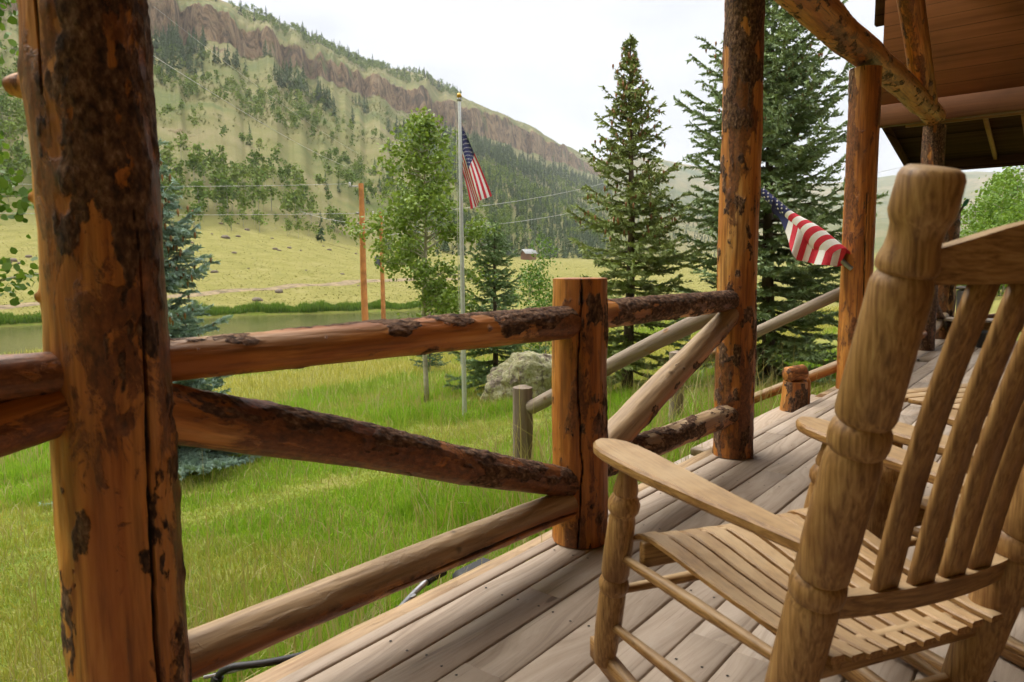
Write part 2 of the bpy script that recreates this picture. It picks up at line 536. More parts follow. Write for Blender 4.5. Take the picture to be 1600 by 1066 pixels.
# ------------------------------------------------------------------ logs
def log(name, p0, p1, r0, r1, seed, parent=None, bark=.35, barkside=(0, 0, 0), bias=.5, stain=.35, grey=0.0, greyside=(0, 0, 1),
        knots=6, crack=None, na=72, step=.014, wob=.010, mat=None, round_end=0.0, barkfn=None, rough=1.0, stub=None, M=True):
    p0 = np.asarray(p0, float); p1 = np.asarray(p1, float)
    L = np.linalg.norm(p1 - p0); d = (p1 - p0) / L
    Q = Vector(d).to_track_quat('Z', 'Y')
    R = np.array(Q.to_matrix())
    nl = max(8, int(L / step))
    z = np.linspace(0, L, nl)
    th = np.arange(na) * 2 * math.pi / na
    TH, Z = np.meshgrid(th, z)
    base = r0 + (r1 - r0) * (Z / L)
    cx, cy = np.cos(TH), np.sin(TH)
    nw = np.stack([cx, cy, 0 * cx], -1) @ R.T            # world radial direction
    o = seed * 7.31
    lump = fbm(P3(cx * 1.2 + o, cy * 1.2, Z * 3.0), seed, 3) - .5
    lump2 = fbm(P3(cx * 3 + o, cy * 3, Z * 9.0), seed + 3, 3) - .5
    rad = base * (1 + .10 * lump + .05 * lump2)
    bn = fbm(P3(cx * base * 24 + o, cy * base * 24, Z * 9), seed + 11, 6)
    side = nw @ np.asarray(barkside, float)
    bk = bark + (bn - .5) * 2.4 + bias * side
    if barkfn is not None:
        bk = bk + barkfn(Z / L, nw)
    B = sst(.15, .85, bk)
    flake = fbm(P3(cx * base * 90 + o, cy * base * 90, Z * 60), seed + 21, 3)
    flake2 = vnoise(P3(cx * base * 35 + o, cy * base * 35, Z * 22), seed + 23)
    rad = rad + rough * B * (.0018 + .009 * np.clip(flake - .36, 0, 1) + .006 * np.clip(flake2 - .45, 0, 1))
    rad = rad + .0016 * (fbm(P3(cx * base * 60 + o, cy * base * 60, Z * 9), seed + 5, 2) - .5)
    S = stain + (fbm(P3(cx * base * 10 + o, cy * base * 10, Z * 2.2), seed + 31, 4) - .5) * 1.5
    G = grey * np.clip(.55 + .8 * (nw @ np.asarray(greyside, float)), 0, 1.2) * np.ones_like(Z)
    D = np.zeros_like(Z)
    rg = np.random.default_rng(seed)
    for k in range(knots):
        tk, zk = rg.uniform(0, 2 * math.pi), rg.uniform(.05, .95) * L
        rr = rg.uniform(.010, .020)
        da = (TH - tk + math.pi) % (2 * math.pi) - math.pi
        q = np.sqrt((da * base) ** 2 + ((Z - zk) * .8) ** 2)
        rad = rad + rr * .22 * np.exp(-(q / rr) ** 2)
        D = np.maximum(D, .6 * sst(rr * .7, rr * .15, q + rr * .35 * (lump2 * 2)))
        S = np.maximum(S, S + sst(rr * 2.0, rr * .5, q) * .35)
    if crack is not None:
        for (dirw, z0, z1, wid, dep) in crack:
            ck = np.asarray(dirw, float) @ R
            tk = math.atan2(ck[1], ck[0])
            wav = (vnoise(P3(z * 3.1, o, 0), seed + 41) - .5) * .28 + (vnoise(P3(z * 13, o, 0), seed + 43) - .5) * .07
            da = (TH - tk - wav[:, None] + math.pi) % (2 * math.pi) - math.pi
            w = wid * (sst(z0, z0 + .2, z / L) * sst(z1, z1 - .2, z / L))[:, None] * (.6 + .8 * vnoise(P3(z * 8, 5, o), seed))[:, None] + 1e-5
            g = np.clip(1 - np.abs(da * base) / w, 0, 1)
            rad = rad - dep * sst(0, .7, g)
            D = np.maximum(D, sst(.05, .4, g))
    ox = (fbm(P3(z * .9, o, 0), seed + 51, 2) - .5) * wob * 2.4
    oy = (fbm(P3(z * .9, o, 9), seed + 53, 2) - .5) * wob * 2.4
    ox -= np.linspace(ox[0], ox[-1], nl); oy -= np.linspace(oy[0], oy[-1], nl)
    if stub is not None:
        for (dirw, zz, rr, hh) in stub:
            ck = np.asarray(dirw, float) @ R
            tk = math.atan2(ck[1], ck[0])
            da = (TH - tk + math.pi) % (2 * math.pi) - math.pi
            q = np.sqrt((da * base) ** 2 + (Z - zz) ** 2)
            rad = rad + hh * sst(rr, rr * .45, q) + .28 * hh * np.exp(-(q / (rr * 2.6)) ** 2)
            D = np.maximum(D, .8 * sst(rr * .62, rr * .45, q))
    if round_end:
        e = round_end
        for zz in (Z, L - Z):
            rad = rad * np.where(zz < e, np.sqrt(np.clip(1 - (1 - zz / e) ** 2 * .75, .02, 1)), 1)
    V = np.stack([cx * rad + ox[:, None], cy * rad + oy[:, None], Z], -1).reshape(-1, 3)
    i = np.arange(nl - 1)[:, None] * na; j = np.arange(na)[None]; k = (j + 1) % na
    Fq = np.stack([i + j, i + k, i + na + k, i + na + j], -1).reshape(-1, 4)
    at = dict(bark=B.ravel(), stain=S.ravel(), grey=G.ravel(), dark=D.ravel())
    # end caps with an inner ring (sawn end)
    capV = []; capF = []; n0 = len(V)
    for (row, zz, flip) in ((0, 0.0, True), (nl - 1, L, False)):
        ring = V[row * na:(row + 1) * na]
        c = np.array([ox[row], oy[row], zz])
        inner = c + (ring - c) * .92; inner[:, 2] = zz + (-.002 if flip else .002)
        b = n0 + sum(len(q) for q in capV)
        capV.append(inner); capV.append(c[None] + [[0, 0, (-.002 if flip else .002)]])
        a0 = row * na + np.arange(na); a1 = row * na + (np.arange(na) + 1) % na
        b0 = b + np.arange(na); b1 = b + (np.arange(na) + 1) % na
        q4 = np.stack([a0, a1, b1, b0], -1); t3 = np.stack([b0, b1, np.full(na, b + na)], -1)
        if flip: q4 = q4[:, ::-1]; t3 = t3[:, ::-1]
        capF += [q4, t3]
    nc = sum(len(q) for q in capV)
    V = np.concatenate([V] + capV)
    for kk, a in at.items():
        at[kk] = np.concatenate([a, np.full(nc, {'bark': 0, 'stain': .12, 'grey': max(grey, .35), 'dark': 0}[kk])])
    me = mesh(name, V, [np.concatenate([Fq] + [q for q in capF if q.shape[1] == 4]), np.concatenate([q for q in capF if q.shape[1] == 3])],
              mat or M_LOG, at)
    sharp(me, 50)
    Mx = Matrix.Translation(Vector(p0)) @ Q.to_matrix().to_4x4()
    return link(name, me, parent, Mx)


# ================================================================== TERRAIN
XD = -1.545                                   # outer edge of the deck


def tcol(px, y):
    r = ray(px, y); v = np.array([r[0], r[1]])
    az = math.atan2(v @ RH, v @ FH); return az, r[2] / math.hypot(*v)


# columns: px, shore R, [tree line depth, y], [cliff base depth, y], [cliff top y], [ridge depth, y]
TAB = [(-700, 56, 80, 352, 250, -560, -760, 360, -900),
       (-300, 56, 95, 350, 300, -120, -230, 440, -265),
       (0, 62, 112, 352, 360, 15, -85, 500, -140),
       (230, 62, 128, 347, 430, 62, -2, 560, -46),
       (342, 63, 140, 352, 470, 74, 22, 610, 0),
       (470, 63.5, 156, 364, 545, 108, 74, 700, 49),
       (590, 64, 182, 386, 640, 158, 126, 820, 103),
       (669, 66, 205, 392, 720, 186, 148, 890, 119),
       (715, 68, 230, 396, 800, 204, 166, 960, 146),
       (793, 70, 270, 399, 920, 226, 186, 1070, 180),
       (830, 72, 300, 401, 1000, 242, 209, 1150, 199),
       (880, 74, 340, 403, 1110, 256, 230, 1260, 226),
       (930, 76, 380, 404, 1250, 270, 256, 1400, 252),
       (1000, 80, 450, 403, 1500, 305, 302, 2300, 240),
       (1094, 80, 500, 402, 1600, 332, 329, 2400, 262),
       (1180, 80, 550, 401, 1700, 345, 342, 2500, 282),
       (1293, 80, 560, 400, 1700, 340, 337, 2600, 288),
       (1409, 80, 560, 397, 1700, 332, 329, 2600, 273),
       (1600, 80, 500, 390, 1600, 315, 312, 2600, 266),
       (2000, 80, 450, 380, 1500, 290, 285, 2500, 230)]


def _feat(di, yi):
    A, R, Z = [], [], []
    for row in TAB:
        az, e = tcol(row[0], row[yi])
        A.append(az); r = row[di] / math.cos(az); R.append(r); Z.append(CH + e * r)
    return np.array(A), np.array(R), np.array(Z)


FT, FC, FR = _feat(2, 3), _feat(4, 5), _feat(7, 8)
_a, _r, _z = [], [], []
for row in TAB:
    az, e = tcol(row[0], row[6]); _a.append(az); r = row[4] / math.cos(az) + 10 + row[4] * .012; _r.append(r); _z.append(CH + e * r)
FK = (np.array(_a), np.array(_r), np.array(_z))
SA = np.array([tcol(row[0], 412)[0] for row in TAB]); SR = np.array([row[1] for row in TAB], float)
PONDZ = -3.0


def near_z(x, y):
    s = np.maximum(XD - x, 0)
    z = np.where(s < 10, -.55 - .13 * s, -1.85 - (s - 10) * .042)
    return np.maximum(z, -2.95)


def shores(az):
    Rs = np.interp(az, SA, SR)
    a0 = tcol(640, 412)[0]; a1 = tcol(715, 412)[0]
    closing = sst(a0, a1, az)
    al = np.interp(az, [tcol(-300, 412)[0], tcol(0, 412)[0], tcol(600, 412)[0]], [38.0, 41.0, 47.0])
    return al, Rs, closing


def terrain(x, y):
    x = np.asarray(x, float); y = np.asarray(y, float)
    fx = x * RH[0] + y * RH[1]; fy = x * FH[0] + y * FH[1]
    az = np.arctan2(fx, fy); R = np.hypot(x, y)
    zn = near_z(x, y)
    Rs = np.interp(az, SA, SR)
    Rt, Zt = np.interp(az, FT[0], FT[1]), np.interp(az, FT[0], FT[2])
    Rc, Zc = np.interp(az, FC[0], FC[1]), np.interp(az, FC[0], FC[2])
    Rk, Zk = np.interp(az, FK[0], FK[1]), np.interp(az, FK[0], FK[2])
    Rr, Zr = np.interp(az, FR[0], FR[1]), np.interp(az, FR[0], FR[2])
    butt = (fbm(P3(az * 60, 0, 0), 71, 5) - .5) * 2
    Rc = Rc * (1 + .045 * butt); Rk = Rk * (1 + .045 * butt)
    t1 = np.clip((R - Rs) / (Rt - Rs), 0, 1)
    t2 = np.clip((R - Rt) / (Rc - Rt), 0, 1)
    t3 = np.clip((R - Rc) / (Rk - Rc), 0, 1)
    t4 = np.clip((R - Rk) / np.maximum(Rr - Rk, 20), 0, 1)
    z = -2.9 + (Zt + 2.9) * (t1 ** 1.15) + (Zc - Zt) * (t2 ** 1.06) + (Zk - Zc) * t3 + (Zr - Zk) * t4 - .22 * np.maximum(R - Rr, 0)
    z = np.maximum(z, -40)
    bl = sst(Rs - 4, Rs + .5, R)
    z = np.where(R < Rs - 4, zn, zn * (1 - bl) + z * bl)
    # pond basin with a low cut bank
    al, Rs, cl = shores(az)
    wob = (vnoise(P3(az * 40, 3, 0), 77) - .5) * 2.0
    bas = sst(al - 1 + wob, al + 3 + wob, R) * (1 - sst(Rs - 1.3 + wob * .5, Rs + wob * .5, R)) * (1 - cl)
    z = z - 1.0 * bas
    bank = np.exp(-((R - Rs - 1.5) / 2.2) ** 2) * (1 - cl) * .28
    z = z + bank
    # relief
    far = sst(20, 160, R)
    z = z + far * sst(0, .25, t1 + t2) * (fbm(P3(x * .012, y * .012), 81, 4) - .5) * 9 * np.clip(t2 * 2, 0.15, 1)
    z = z + far * (fbm(P3(x * .06, y * .06), 83, 3) - .5) * 1.6 * sst(0.2, 1, t1)
    z = z + (fbm(P3(x * .45, y * .45), 85, 3) - .5) * .22 * sst(2.0, 5, R) * (1 - sst(50, 60, R) * .3)
    z = z + t3 * (1 - t4) * (fbm(P3(az * 260, R * .03, 0), 87, 4) - .5) * 8
    return z


def tinfo(x, y):
    fx = x * RH[0] + y * RH[1]; fy = x * FH[0] + y * FH[1]
    az = np.arctan2(fx, fy); R = np.hypot(x, y)
    Rs = np.interp(az, SA, SR)
    Rt = np.interp(az, FT[0], FT[1]); Rc = np.interp(az, FC[0], FC[1]); Rk = np.interp(az, FK[0], FK[1]); Rr = np.interp(az, FR[0], FR[1])
    butt = (fbm(P3(az * 60, 0, 0), 71, 5) - .5) * 2
    Rc = Rc * (1 + .045 * butt); Rk = Rk * (1 + .045 * butt)
    return az, R, Rs, Rt, Rc, Rk, Rr


def ground_hit(px, py, tmax=600.):
    r = ray(px, py); t = np.concatenate([np.linspace(1.2, 60, 6000), np.linspace(60, tmax, 9000)])
    P = P0 + r * t[:, None]
    below = P[:, 2] < terrain(P[:, 0], P[:, 1])
    i = int(np.argmax(below)) if below.any() else len(t) - 1
    return P[i]


def gz(x, y): return float(terrain(np.array([x]), np.array([y]))[0])


def at_az(px, R):
    az, _ = tcol(px, 450)
    d = RH * math.sin(az) + FH * math.cos(az)
    return np.array([d[0] * R, d[1] * R])


# ---- mesh of the ground: polar sheet
azv = np.concatenate([np.linspace(-180, -52, 26)[:-1], np.linspace(-52, -41, 30)[:-1], np.linspace(-41, 41, 660), np.linspace(41, 60, 40)[1:], np.linspace(60, 180, 26)[1:-1]]) * math.pi / 180
nA = len(azv)
Rsv = np.interp(azv, SA, SR)
Rtv = np.interp(azv, FT[0], FT[1])
bt = (fbm(P3(azv * 60, 0, 0), 71, 5) - .5) * 2
Rcv = np.interp(azv, FC[0], FC[1]) * (1 + .045 * bt); Rkv = np.interp(azv, FK[0], FK[1]) * (1 + .045 * bt)
Rrv = np.maximum(np.interp(azv, FR[0], FR[1]), Rkv + 25)


def seg(a, b, n, geo=False):
    t = np.linspace(0, 1, n, endpoint=False)[:, None]
    return (a * (b / a) ** t) if geo else (a + (b - a) * t)


one = np.ones(nA)
rows = np.concatenate([seg(.5 * one, 3 * one, 8, True), seg(3 * one, 34 * one, 90, True), seg(34 * one, Rsv + 4, 60), seg(Rsv + 4, Rtv, 50, True), seg(Rtv, Rcv, 130),
                       seg(Rcv, Rkv, 16), seg(Rkv, Rrv, 36), seg(Rrv, Rrv * 1.3, 8), seg(Rrv * 1.3, Rrv * 2.5, 6), (Rrv * 2.5)[None]])
nR = len(rows)
dx = RH[0] * np.sin(azv) + FH[0] * np.cos(azv); dy = RH[1] * np.sin(azv) + FH[1] * np.cos(azv)
GX, GY = rows * dx, rows * dy
GZ = terrain(GX, GY)
i = np.arange(nR - 1)[:, None] * nA; j = np.arange(nA)[None]; k = (j + 1) % nA
Fq = np.stack([i + j, i + nA + j, i + nA + k, i + k], -1).reshape(-1, 4)
Fq = Fq[:, ::-1]
az_, R_, Rs_, Rt_, Rc_, Rk_, Rr_ = tinfo(GX, GY)
rock = sst(Rc_ - 6, Rc_, R_) * (1 - sst(Rk_ - 2, Rk_ + 5, R_)) * (1 - sst(tcol(930, 260)[0], tcol(975, 260)[0], az_))
talus = np.exp(-np.clip((Rc_ - R_) / 60, 0, 9)) * (R_ < Rc_) * .55 * (1 - sst(tcol(930, 260)[0], tcol(975, 260)[0], az_)) * sst(.35, .65, fbm(P3(GX * .03, GY * .03), 91, 3))
lush = 1 - sst(13, 26, np.hypot(GX, GY))
bankm = np.exp(-((R_ - Rs_ - .6) / 1.6) ** 2) * (1 - shores(az_)[2])
farhill = sst(tcol(950, 260)[0], tcol(1010, 260)[0], az_) * sst(Rt_ * 1.0, Rt_ * 1.5, R_)
hill = sst(Rt_ * .9, Rt_ * 1.15, R_)
me = mesh('ground', np.stack([GX, GY, GZ], -1).reshape(-1, 3), [Fq], None or [], dict(rock=np.maximum(rock, talus).ravel(), lush=np.maximum(lush, bankm).ravel(), hill=hill.ravel(), farhill=farhill.ravel()))


def make_ground():
    m, nt, b = newmat('meadow and hillside ground'); t = NT(nt)
    v = t.coord()
    n1 = t.noise(v, .035, 6, .6); n2 = t.noise(v, .35, 5, .65); n3 = t.noise(v, 3.0, 5, .65); n4 = t.noise(v, 22, 4, .6)
    mead = t.ramp(n2, [(.3, (.165, .158, .040)), (.5, (.215, .198, .055)), (.7, (.25, .225, .08))])
    mead = t.mix(t.mr(n3, .5, .72, 0, .4), mead, (.15, .14, .05))
    lushc = t.ramp(n3, [(.3, (.10, .15, .02)), (.5, (.17, .21, .03)), (.7, (.27, .24, .08))])
    c = t.mix(t.attr('lush'), mead, lushc)
    hillc = t.ramp(n1, [(.35, (.085, .105, .030)), (.5, (.15, .142, .050)), (.65, (.19, .165, .078))])
    hillc = t.mix(t.mr(n2, .45, .7, 0, .6), hillc, (.13, .14, .045))
    hillc = t.mix(t.mr(n3, .55, .72, 0, .5), hillc, (.22, .17, .105))
    c = t.mix(t.attr('hill'), c, hillc)
    n0 = t.noise(v, .006, 6, .62)
    farc = t.ramp(n0, [(.38, (.055, .08, .025)), (.48, (.12, .12, .045)), (.60, (.19, .155, .08))])
    farc = t.mix(t.mr(n1, .52, .62, 0, .7), farc, (.055, .08, .03))
    c = t.mix(t.attr('farhill'), c, farc)
    # rock bands
    sx = t.node('ShaderNodeSeparateXYZ'); t.set(sx.inputs[0], v)
    rk = t.noise(t.map(v, (.085, .085, .045)), 1.0, 7, .75, None, 1.2)
    rockc = t.ramp(rk, [(.38, (.045, .033, .022)), (.46, (.13, .085, .048)), (.53, (.24, .155, .085)), (.62, (.29, .21, .125))])
    rockc = t.mix(t.mr(n2, .55, .7, 0, .6), rockc, (.17, .15, .07))
    rm = t.mr(t.math('ADD', t.attr('rock'), t.math('MULTIPLY', t.math('SUBTRACT', n1, .5), 2.8)), .50, .85)
    c = t.mix(rm, c, rockc)
    t.set(b.inputs['Base Color'], c); b.inputs['Roughness'].default_value = .95; b.inputs['Specular IOR Level'].default_value = .1
    h = t.math('ADD', t.math('MULTIPLY', n3, .12), t.math('ADD', t.math('MULTIPLY', n4, .02), t.math('MULTIPLY', t.math('MULTIPLY', rk, rm), 6.0)))
    t.set(b.inputs['Normal'], t.bump(h, .9, 1.0))
    return m


me.materials.append(make_ground())
tag(link('ground', me), kind='structure')

# ---- pond water
M_WATER, nt, b = newmat('murky pond water'); t = NT(nt)
b.inputs['Base Color'].default_value = (.085, .085, .035, 1); b.inputs['Roughness'].default_value = .06
b.inputs['IOR'].default_value = 1.33
wn = t.noise(t.map(t.coord(), (1.0, 1.0, 1)), 3.2, 4, .6)
t.set(b.inputs['Normal'], t.bump(wn, .35, .06))
pa = np.linspace(tcol(-900, 412)[0], tcol(712, 412)[0], 60); pr = np.linspace(30, 68, 10)
PA, PR = np.meshgrid(pa, pr)
PX = PR * (RH[0] * np.sin(PA) + FH[0] * np.cos(PA)); PY = PR * (RH[1] * np.sin(PA) + FH[1] * np.cos(PA))
i = np.arange(9)[:, None] * 60; j = np.arange(59)[None]
Fq = np.stack([i + j, i + j + 1, i + 60 + j + 1, i + 60 + j], -1).reshape(-1, 4)[:, ::-1]
me = mesh('pond', P3(PX, PY, PONDZ).reshape(-1, 3), [Fq], M_WATER)
tag(link('pond', me), kind='structure')

# ---- dirt track across the dry meadow
tp = []
for px, py in [(-120, 486), (60, 474), (200, 467), (330, 458), (420, 452), (500, 446), (560, 441), (640, 437), (740, 436)]:
    g = ground_hit(px, py); tp.append(g)
tp = np.array(tp); u = np.linspace(0, len(tp) - 1, 140); tx = np.interp(u, range(len(tp)), tp[:, 0]); ty = np.interp(u, range(len(tp)), tp[:, 1])
tx = tx + (vnoise(P3(u * 1.5, 0, 0), 5) - .5) * 1.2
dxy = np.stack([np.gradient(tx), np.gradient(ty)], -1); dxy /= np.linalg.norm(dxy, axis=1)[:, None]
nn = np.stack([-dxy[:, 1], dxy[:, 0]], -1)
wv = .8 + .7 * vnoise(P3(u * 2.2, 8, 0), 9)
Vt = []
for q in np.linspace(-1, 1, 5):
    X = tx + nn[:, 0] * q * wv; Y = ty + nn[:, 1] * q * wv
    Vt.append(np.stack([X, Y, terrain(X, Y) + .06 - .05 * abs(q)], -1))
Vt = np.stack(Vt, 1).reshape(-1, 3)
i = np.arange(139)[:, None] * 5; j = np.arange(4)[None]
me = mesh('dirt_track', Vt, [np.stack([i + j, i + j + 1, i + 6 + j, i + 5 + j], -1).reshape(-1, 4)], simple('track dirt', (.20, .145, .075), .95, 0, .25, 1.2))
tag(link('dirt_track', me), kind='structure')

# ================================================================== GRASS
M_GRASS = leafmat('grass blades', .35, .6, .2)
M_LEAF = leafmat('broad leaves', .32, .5, .35)
M_NEEDLE = leafmat('conifer needles', .12, .6, .25)


def blades(x, y, h, w, col, seed, lean=.35, zoff=-.01):
    r = np.random.default_rng(seed); n = len(x)
    z = terrain(x, y) + zoff
    a = r.uniform(0, 2 * math.pi, n); ca, sa = np.cos(a), np.sin(a)
    la = r.uniform(0, 2 * math.pi, n); lm = np.abs(r.normal(0, lean, n))
    lx, ly = np.cos(la) * lm, np.sin(la) * lm
    V = np.empty((n, 5, 3), np.float32)
    for q, (t_, ww) in enumerate(((0, 1), (0, -1), (.55, .8), (.55, -.8), (1, 0))):
        V[:, q, 0] = x + ca * w * .5 * ww + lx * h * t_ ** 2
        V[:, q, 1] = y + sa * w * .5 * ww + ly * h * t_ ** 2
        V[:, q, 2] = z + h * t_ * (1 - .25 * lm * t_)
    b = np.arange(n) * 5
    C = np.repeat(col[:, None, :], 5, 1).reshape(-1, 3)
    return V.reshape(-1, 3), [np.stack([b, b + 1, b + 3, b + 2], -1), np.stack([b + 2, b + 3, b + 4], -1)], C


def wedge(n, R0, R1, p, az0, az1, seed):
    r = np.random.default_rng(seed)
    u = r.uniform(0, 1, n); q = 2 - p
    R = (R0 ** q + u * (R1 ** q - R0 ** q)) ** (1 / q)
    az = r.uniform(az0, az1, n)
    return R * (RH[0] * np.sin(az) + FH[0] * np.cos(az)), R * (RH[1] * np.sin(az) + FH[1] * np.cos(az)), R, r


def mixc(a, b, t): return np.asarray(a)[None] * (1 - t[:, None]) + np.asarray(b)[None] * t[:, None]


BOULD = ground_hit(818, 624)
x, y, R, r = wedge(380000, 1.7, 17, 1.55, -.86, .55, 101)
keep = (x < XD - .06)
dry = sst(.42, .68, fbm(P3(x * .6, y * .6), 103, 5))
path = np.exp(-((x - (XD - 4.1) + .35 * np.sin(y * .8)) / .38) ** 2) * .9       # the trodden strip
dry = np.maximum(dry, path)
tall = sst(.50, .68, fbm(P3(x * .8, y * .8), 105, 3)) * (1 - dry)
keep &= r.uniform(0, 1, len(x)) > .5 * dry
x, y, R, dry, tall, path = x[keep], y[keep], R[keep], dry[keep], tall[keep], path[keep]
n = len(x); h = (.045 + .05 * r.uniform(0, 1, n) + .17 * tall * r.uniform(.5, 1.25, n)) * (1 - .55 * path) * (.9 + .02 * R)
nearc = np.exp(-((x - XD + .9) / .8) ** 2); h = h * (1 + .7 * nearc)
w = (.0035 + .003 * r.uniform(0, 1, n)) * (1 + R * .09)
col = mixc((.16, .33, .02), (.36, .54, .05), r.uniform(0, 1, n))
yel = np.clip(dry * .8 + r.normal(0, .16, n), 0, 1)
col = col * (1 - yel[:, None]) + yel[:, None] * mixc((.34, .34, .06), (.52, .45, .16), r.uniform(0, 1, n))
stray = r.uniform(0, 1, n) < .05
col[stray] = mixc((.36, .32, .13), (.46, .40, .20), r.uniform(0, 1, stray.sum()))
h[stray] *= r.uniform(1.2, 3.0, stray.sum())
V1, F1, C1 = blades(x, y, h, w, col, 1, .5)
me = mesh('lawn_grass', V1, F1, M_GRASS, dict(Col=C1), smooth=False)
tag(link('lawn_grass', me), 'green and straw coloured lawn grass growing beside the deck', 'grass', kind='stuff')

x, y, R, r = wedge(150000, 11, 48, 1.45, -.86, .75, 111)
keep = (x < XD - 4) & (terrain(x, y) > PONDZ + .02)
x, y, R = x[keep], y[keep], R[keep]; n = len(x)
den = fbm(P3(x * .25, y * .25), 113, 4)
ramp_ = sst(11, 17, R)
h = (.12 + .22 * r.uniform(0, 1, n) * (.5 + den)) * (.45 + .55 * ramp_)
w = (.006 + .006 * r.uniform(0, 1, n)) * (1 + R * .05)
gr = sst(.56, .66, den)[:, None] * .85
col = mixc((.30, .31, .055), (.52, .46, .15), r.uniform(0, 1, n)) * (1 - gr) + gr * mixc((.15, .27, .025), (.25, .37, .04), r.uniform(0, 1, n))
V1, F1, C1 = blades(x, y, h, w, col, 2, .45)
me = mesh('meadow_grass', V1, F1, M_GRASS, dict(Col=C1), smooth=False)
tag(link('meadow_grass', me), 'tall pale meadow grass between the lawn and the pond', 'grass', kind='stuff')

# dry meadow beyond the pond, short tussocks
x, y, R, r = wedge(90000, 62, 330, 1.7, -.80, .62, 121)
az, R, Rs, Rt, Rc, Rk, Rr = tinfo(x, y)
keep = (R > Rs + .8) & (R < Rt * 1.25)
x, y, R = x[keep], y[keep], R[keep]; n = len(x)
h = .03 + .07 * r.uniform(0, 1, n) ** 2; w = .10 + .12 * r.uniform(0, 1, n)
col = mixc((.18, .172, .05), (.26, .235, .085), r.uniform(0, 1, n))
gg = (r.uniform(0, 1, n) < .18); col[gg] = mixc((.14, .16, .04), (.18, .185, .055), r.uniform(0, 1, gg.sum()))
V1, F1, C1 = blades(x, y, h, w, col, 3, .3)
me = mesh('dry_tussock', V1, F1, M_GRASS, dict(Col=C1), smooth=False)
tag(link('dry_tussock', me), 'straw yellow tussocks covering the dry meadow across the pond', 'grass', kind='stuff')

# green reeds along the far bank
r = np.random.default_rng(131); n = 26000
az = r.uniform(tcol(-500, 412)[0], tcol(700, 412)[0], n)
al, Rs, cl = shores(az)
wob = (vnoise(P3(az * 40, 3, 0), 77) - .5) * 2.0
R = Rs + wob * .5 - .2 + np.abs(r.normal(0, 1.1, n)) * (.6 + vnoise(P3(az * 90, 0, 0), 133))
x = R * (RH[0] * np.sin(az) + FH[0] * np.cos(az)); y = R * (RH[1] * np.sin(az) + FH[1] * np.cos(az))
h = r.uniform(.25, .6, n) * (.5 + vnoise(P3(az * 60, 2, 0), 135)); w = r.uniform(.04, .09, n)
col = mixc((.07, .15, .018), (.16, .24, .035), r.uniform(0, 1, n))
V1, F1, C1 = blades(x, y, h, w, col, 4, .25, -.04)
me = mesh('bank_reeds', V1, F1, M_GRASS, dict(Col=C1), smooth=False)
tag(link('bank_reeds', me), 'strip of green reeds along the far bank of the pond', 'reeds', kind='stuff')

# ================================================================== TREES
M_BARKS = simple('spruce bark', (.10, .07, .05), .9, 0, .2, 14)
M_BARKA = simple('pale aspen bark', (.42, .38, .29), .8, 0, .18, 9)
M_CONE = simple('spruce cones', (.30, .15, .06), .7, 0, .15, 30)


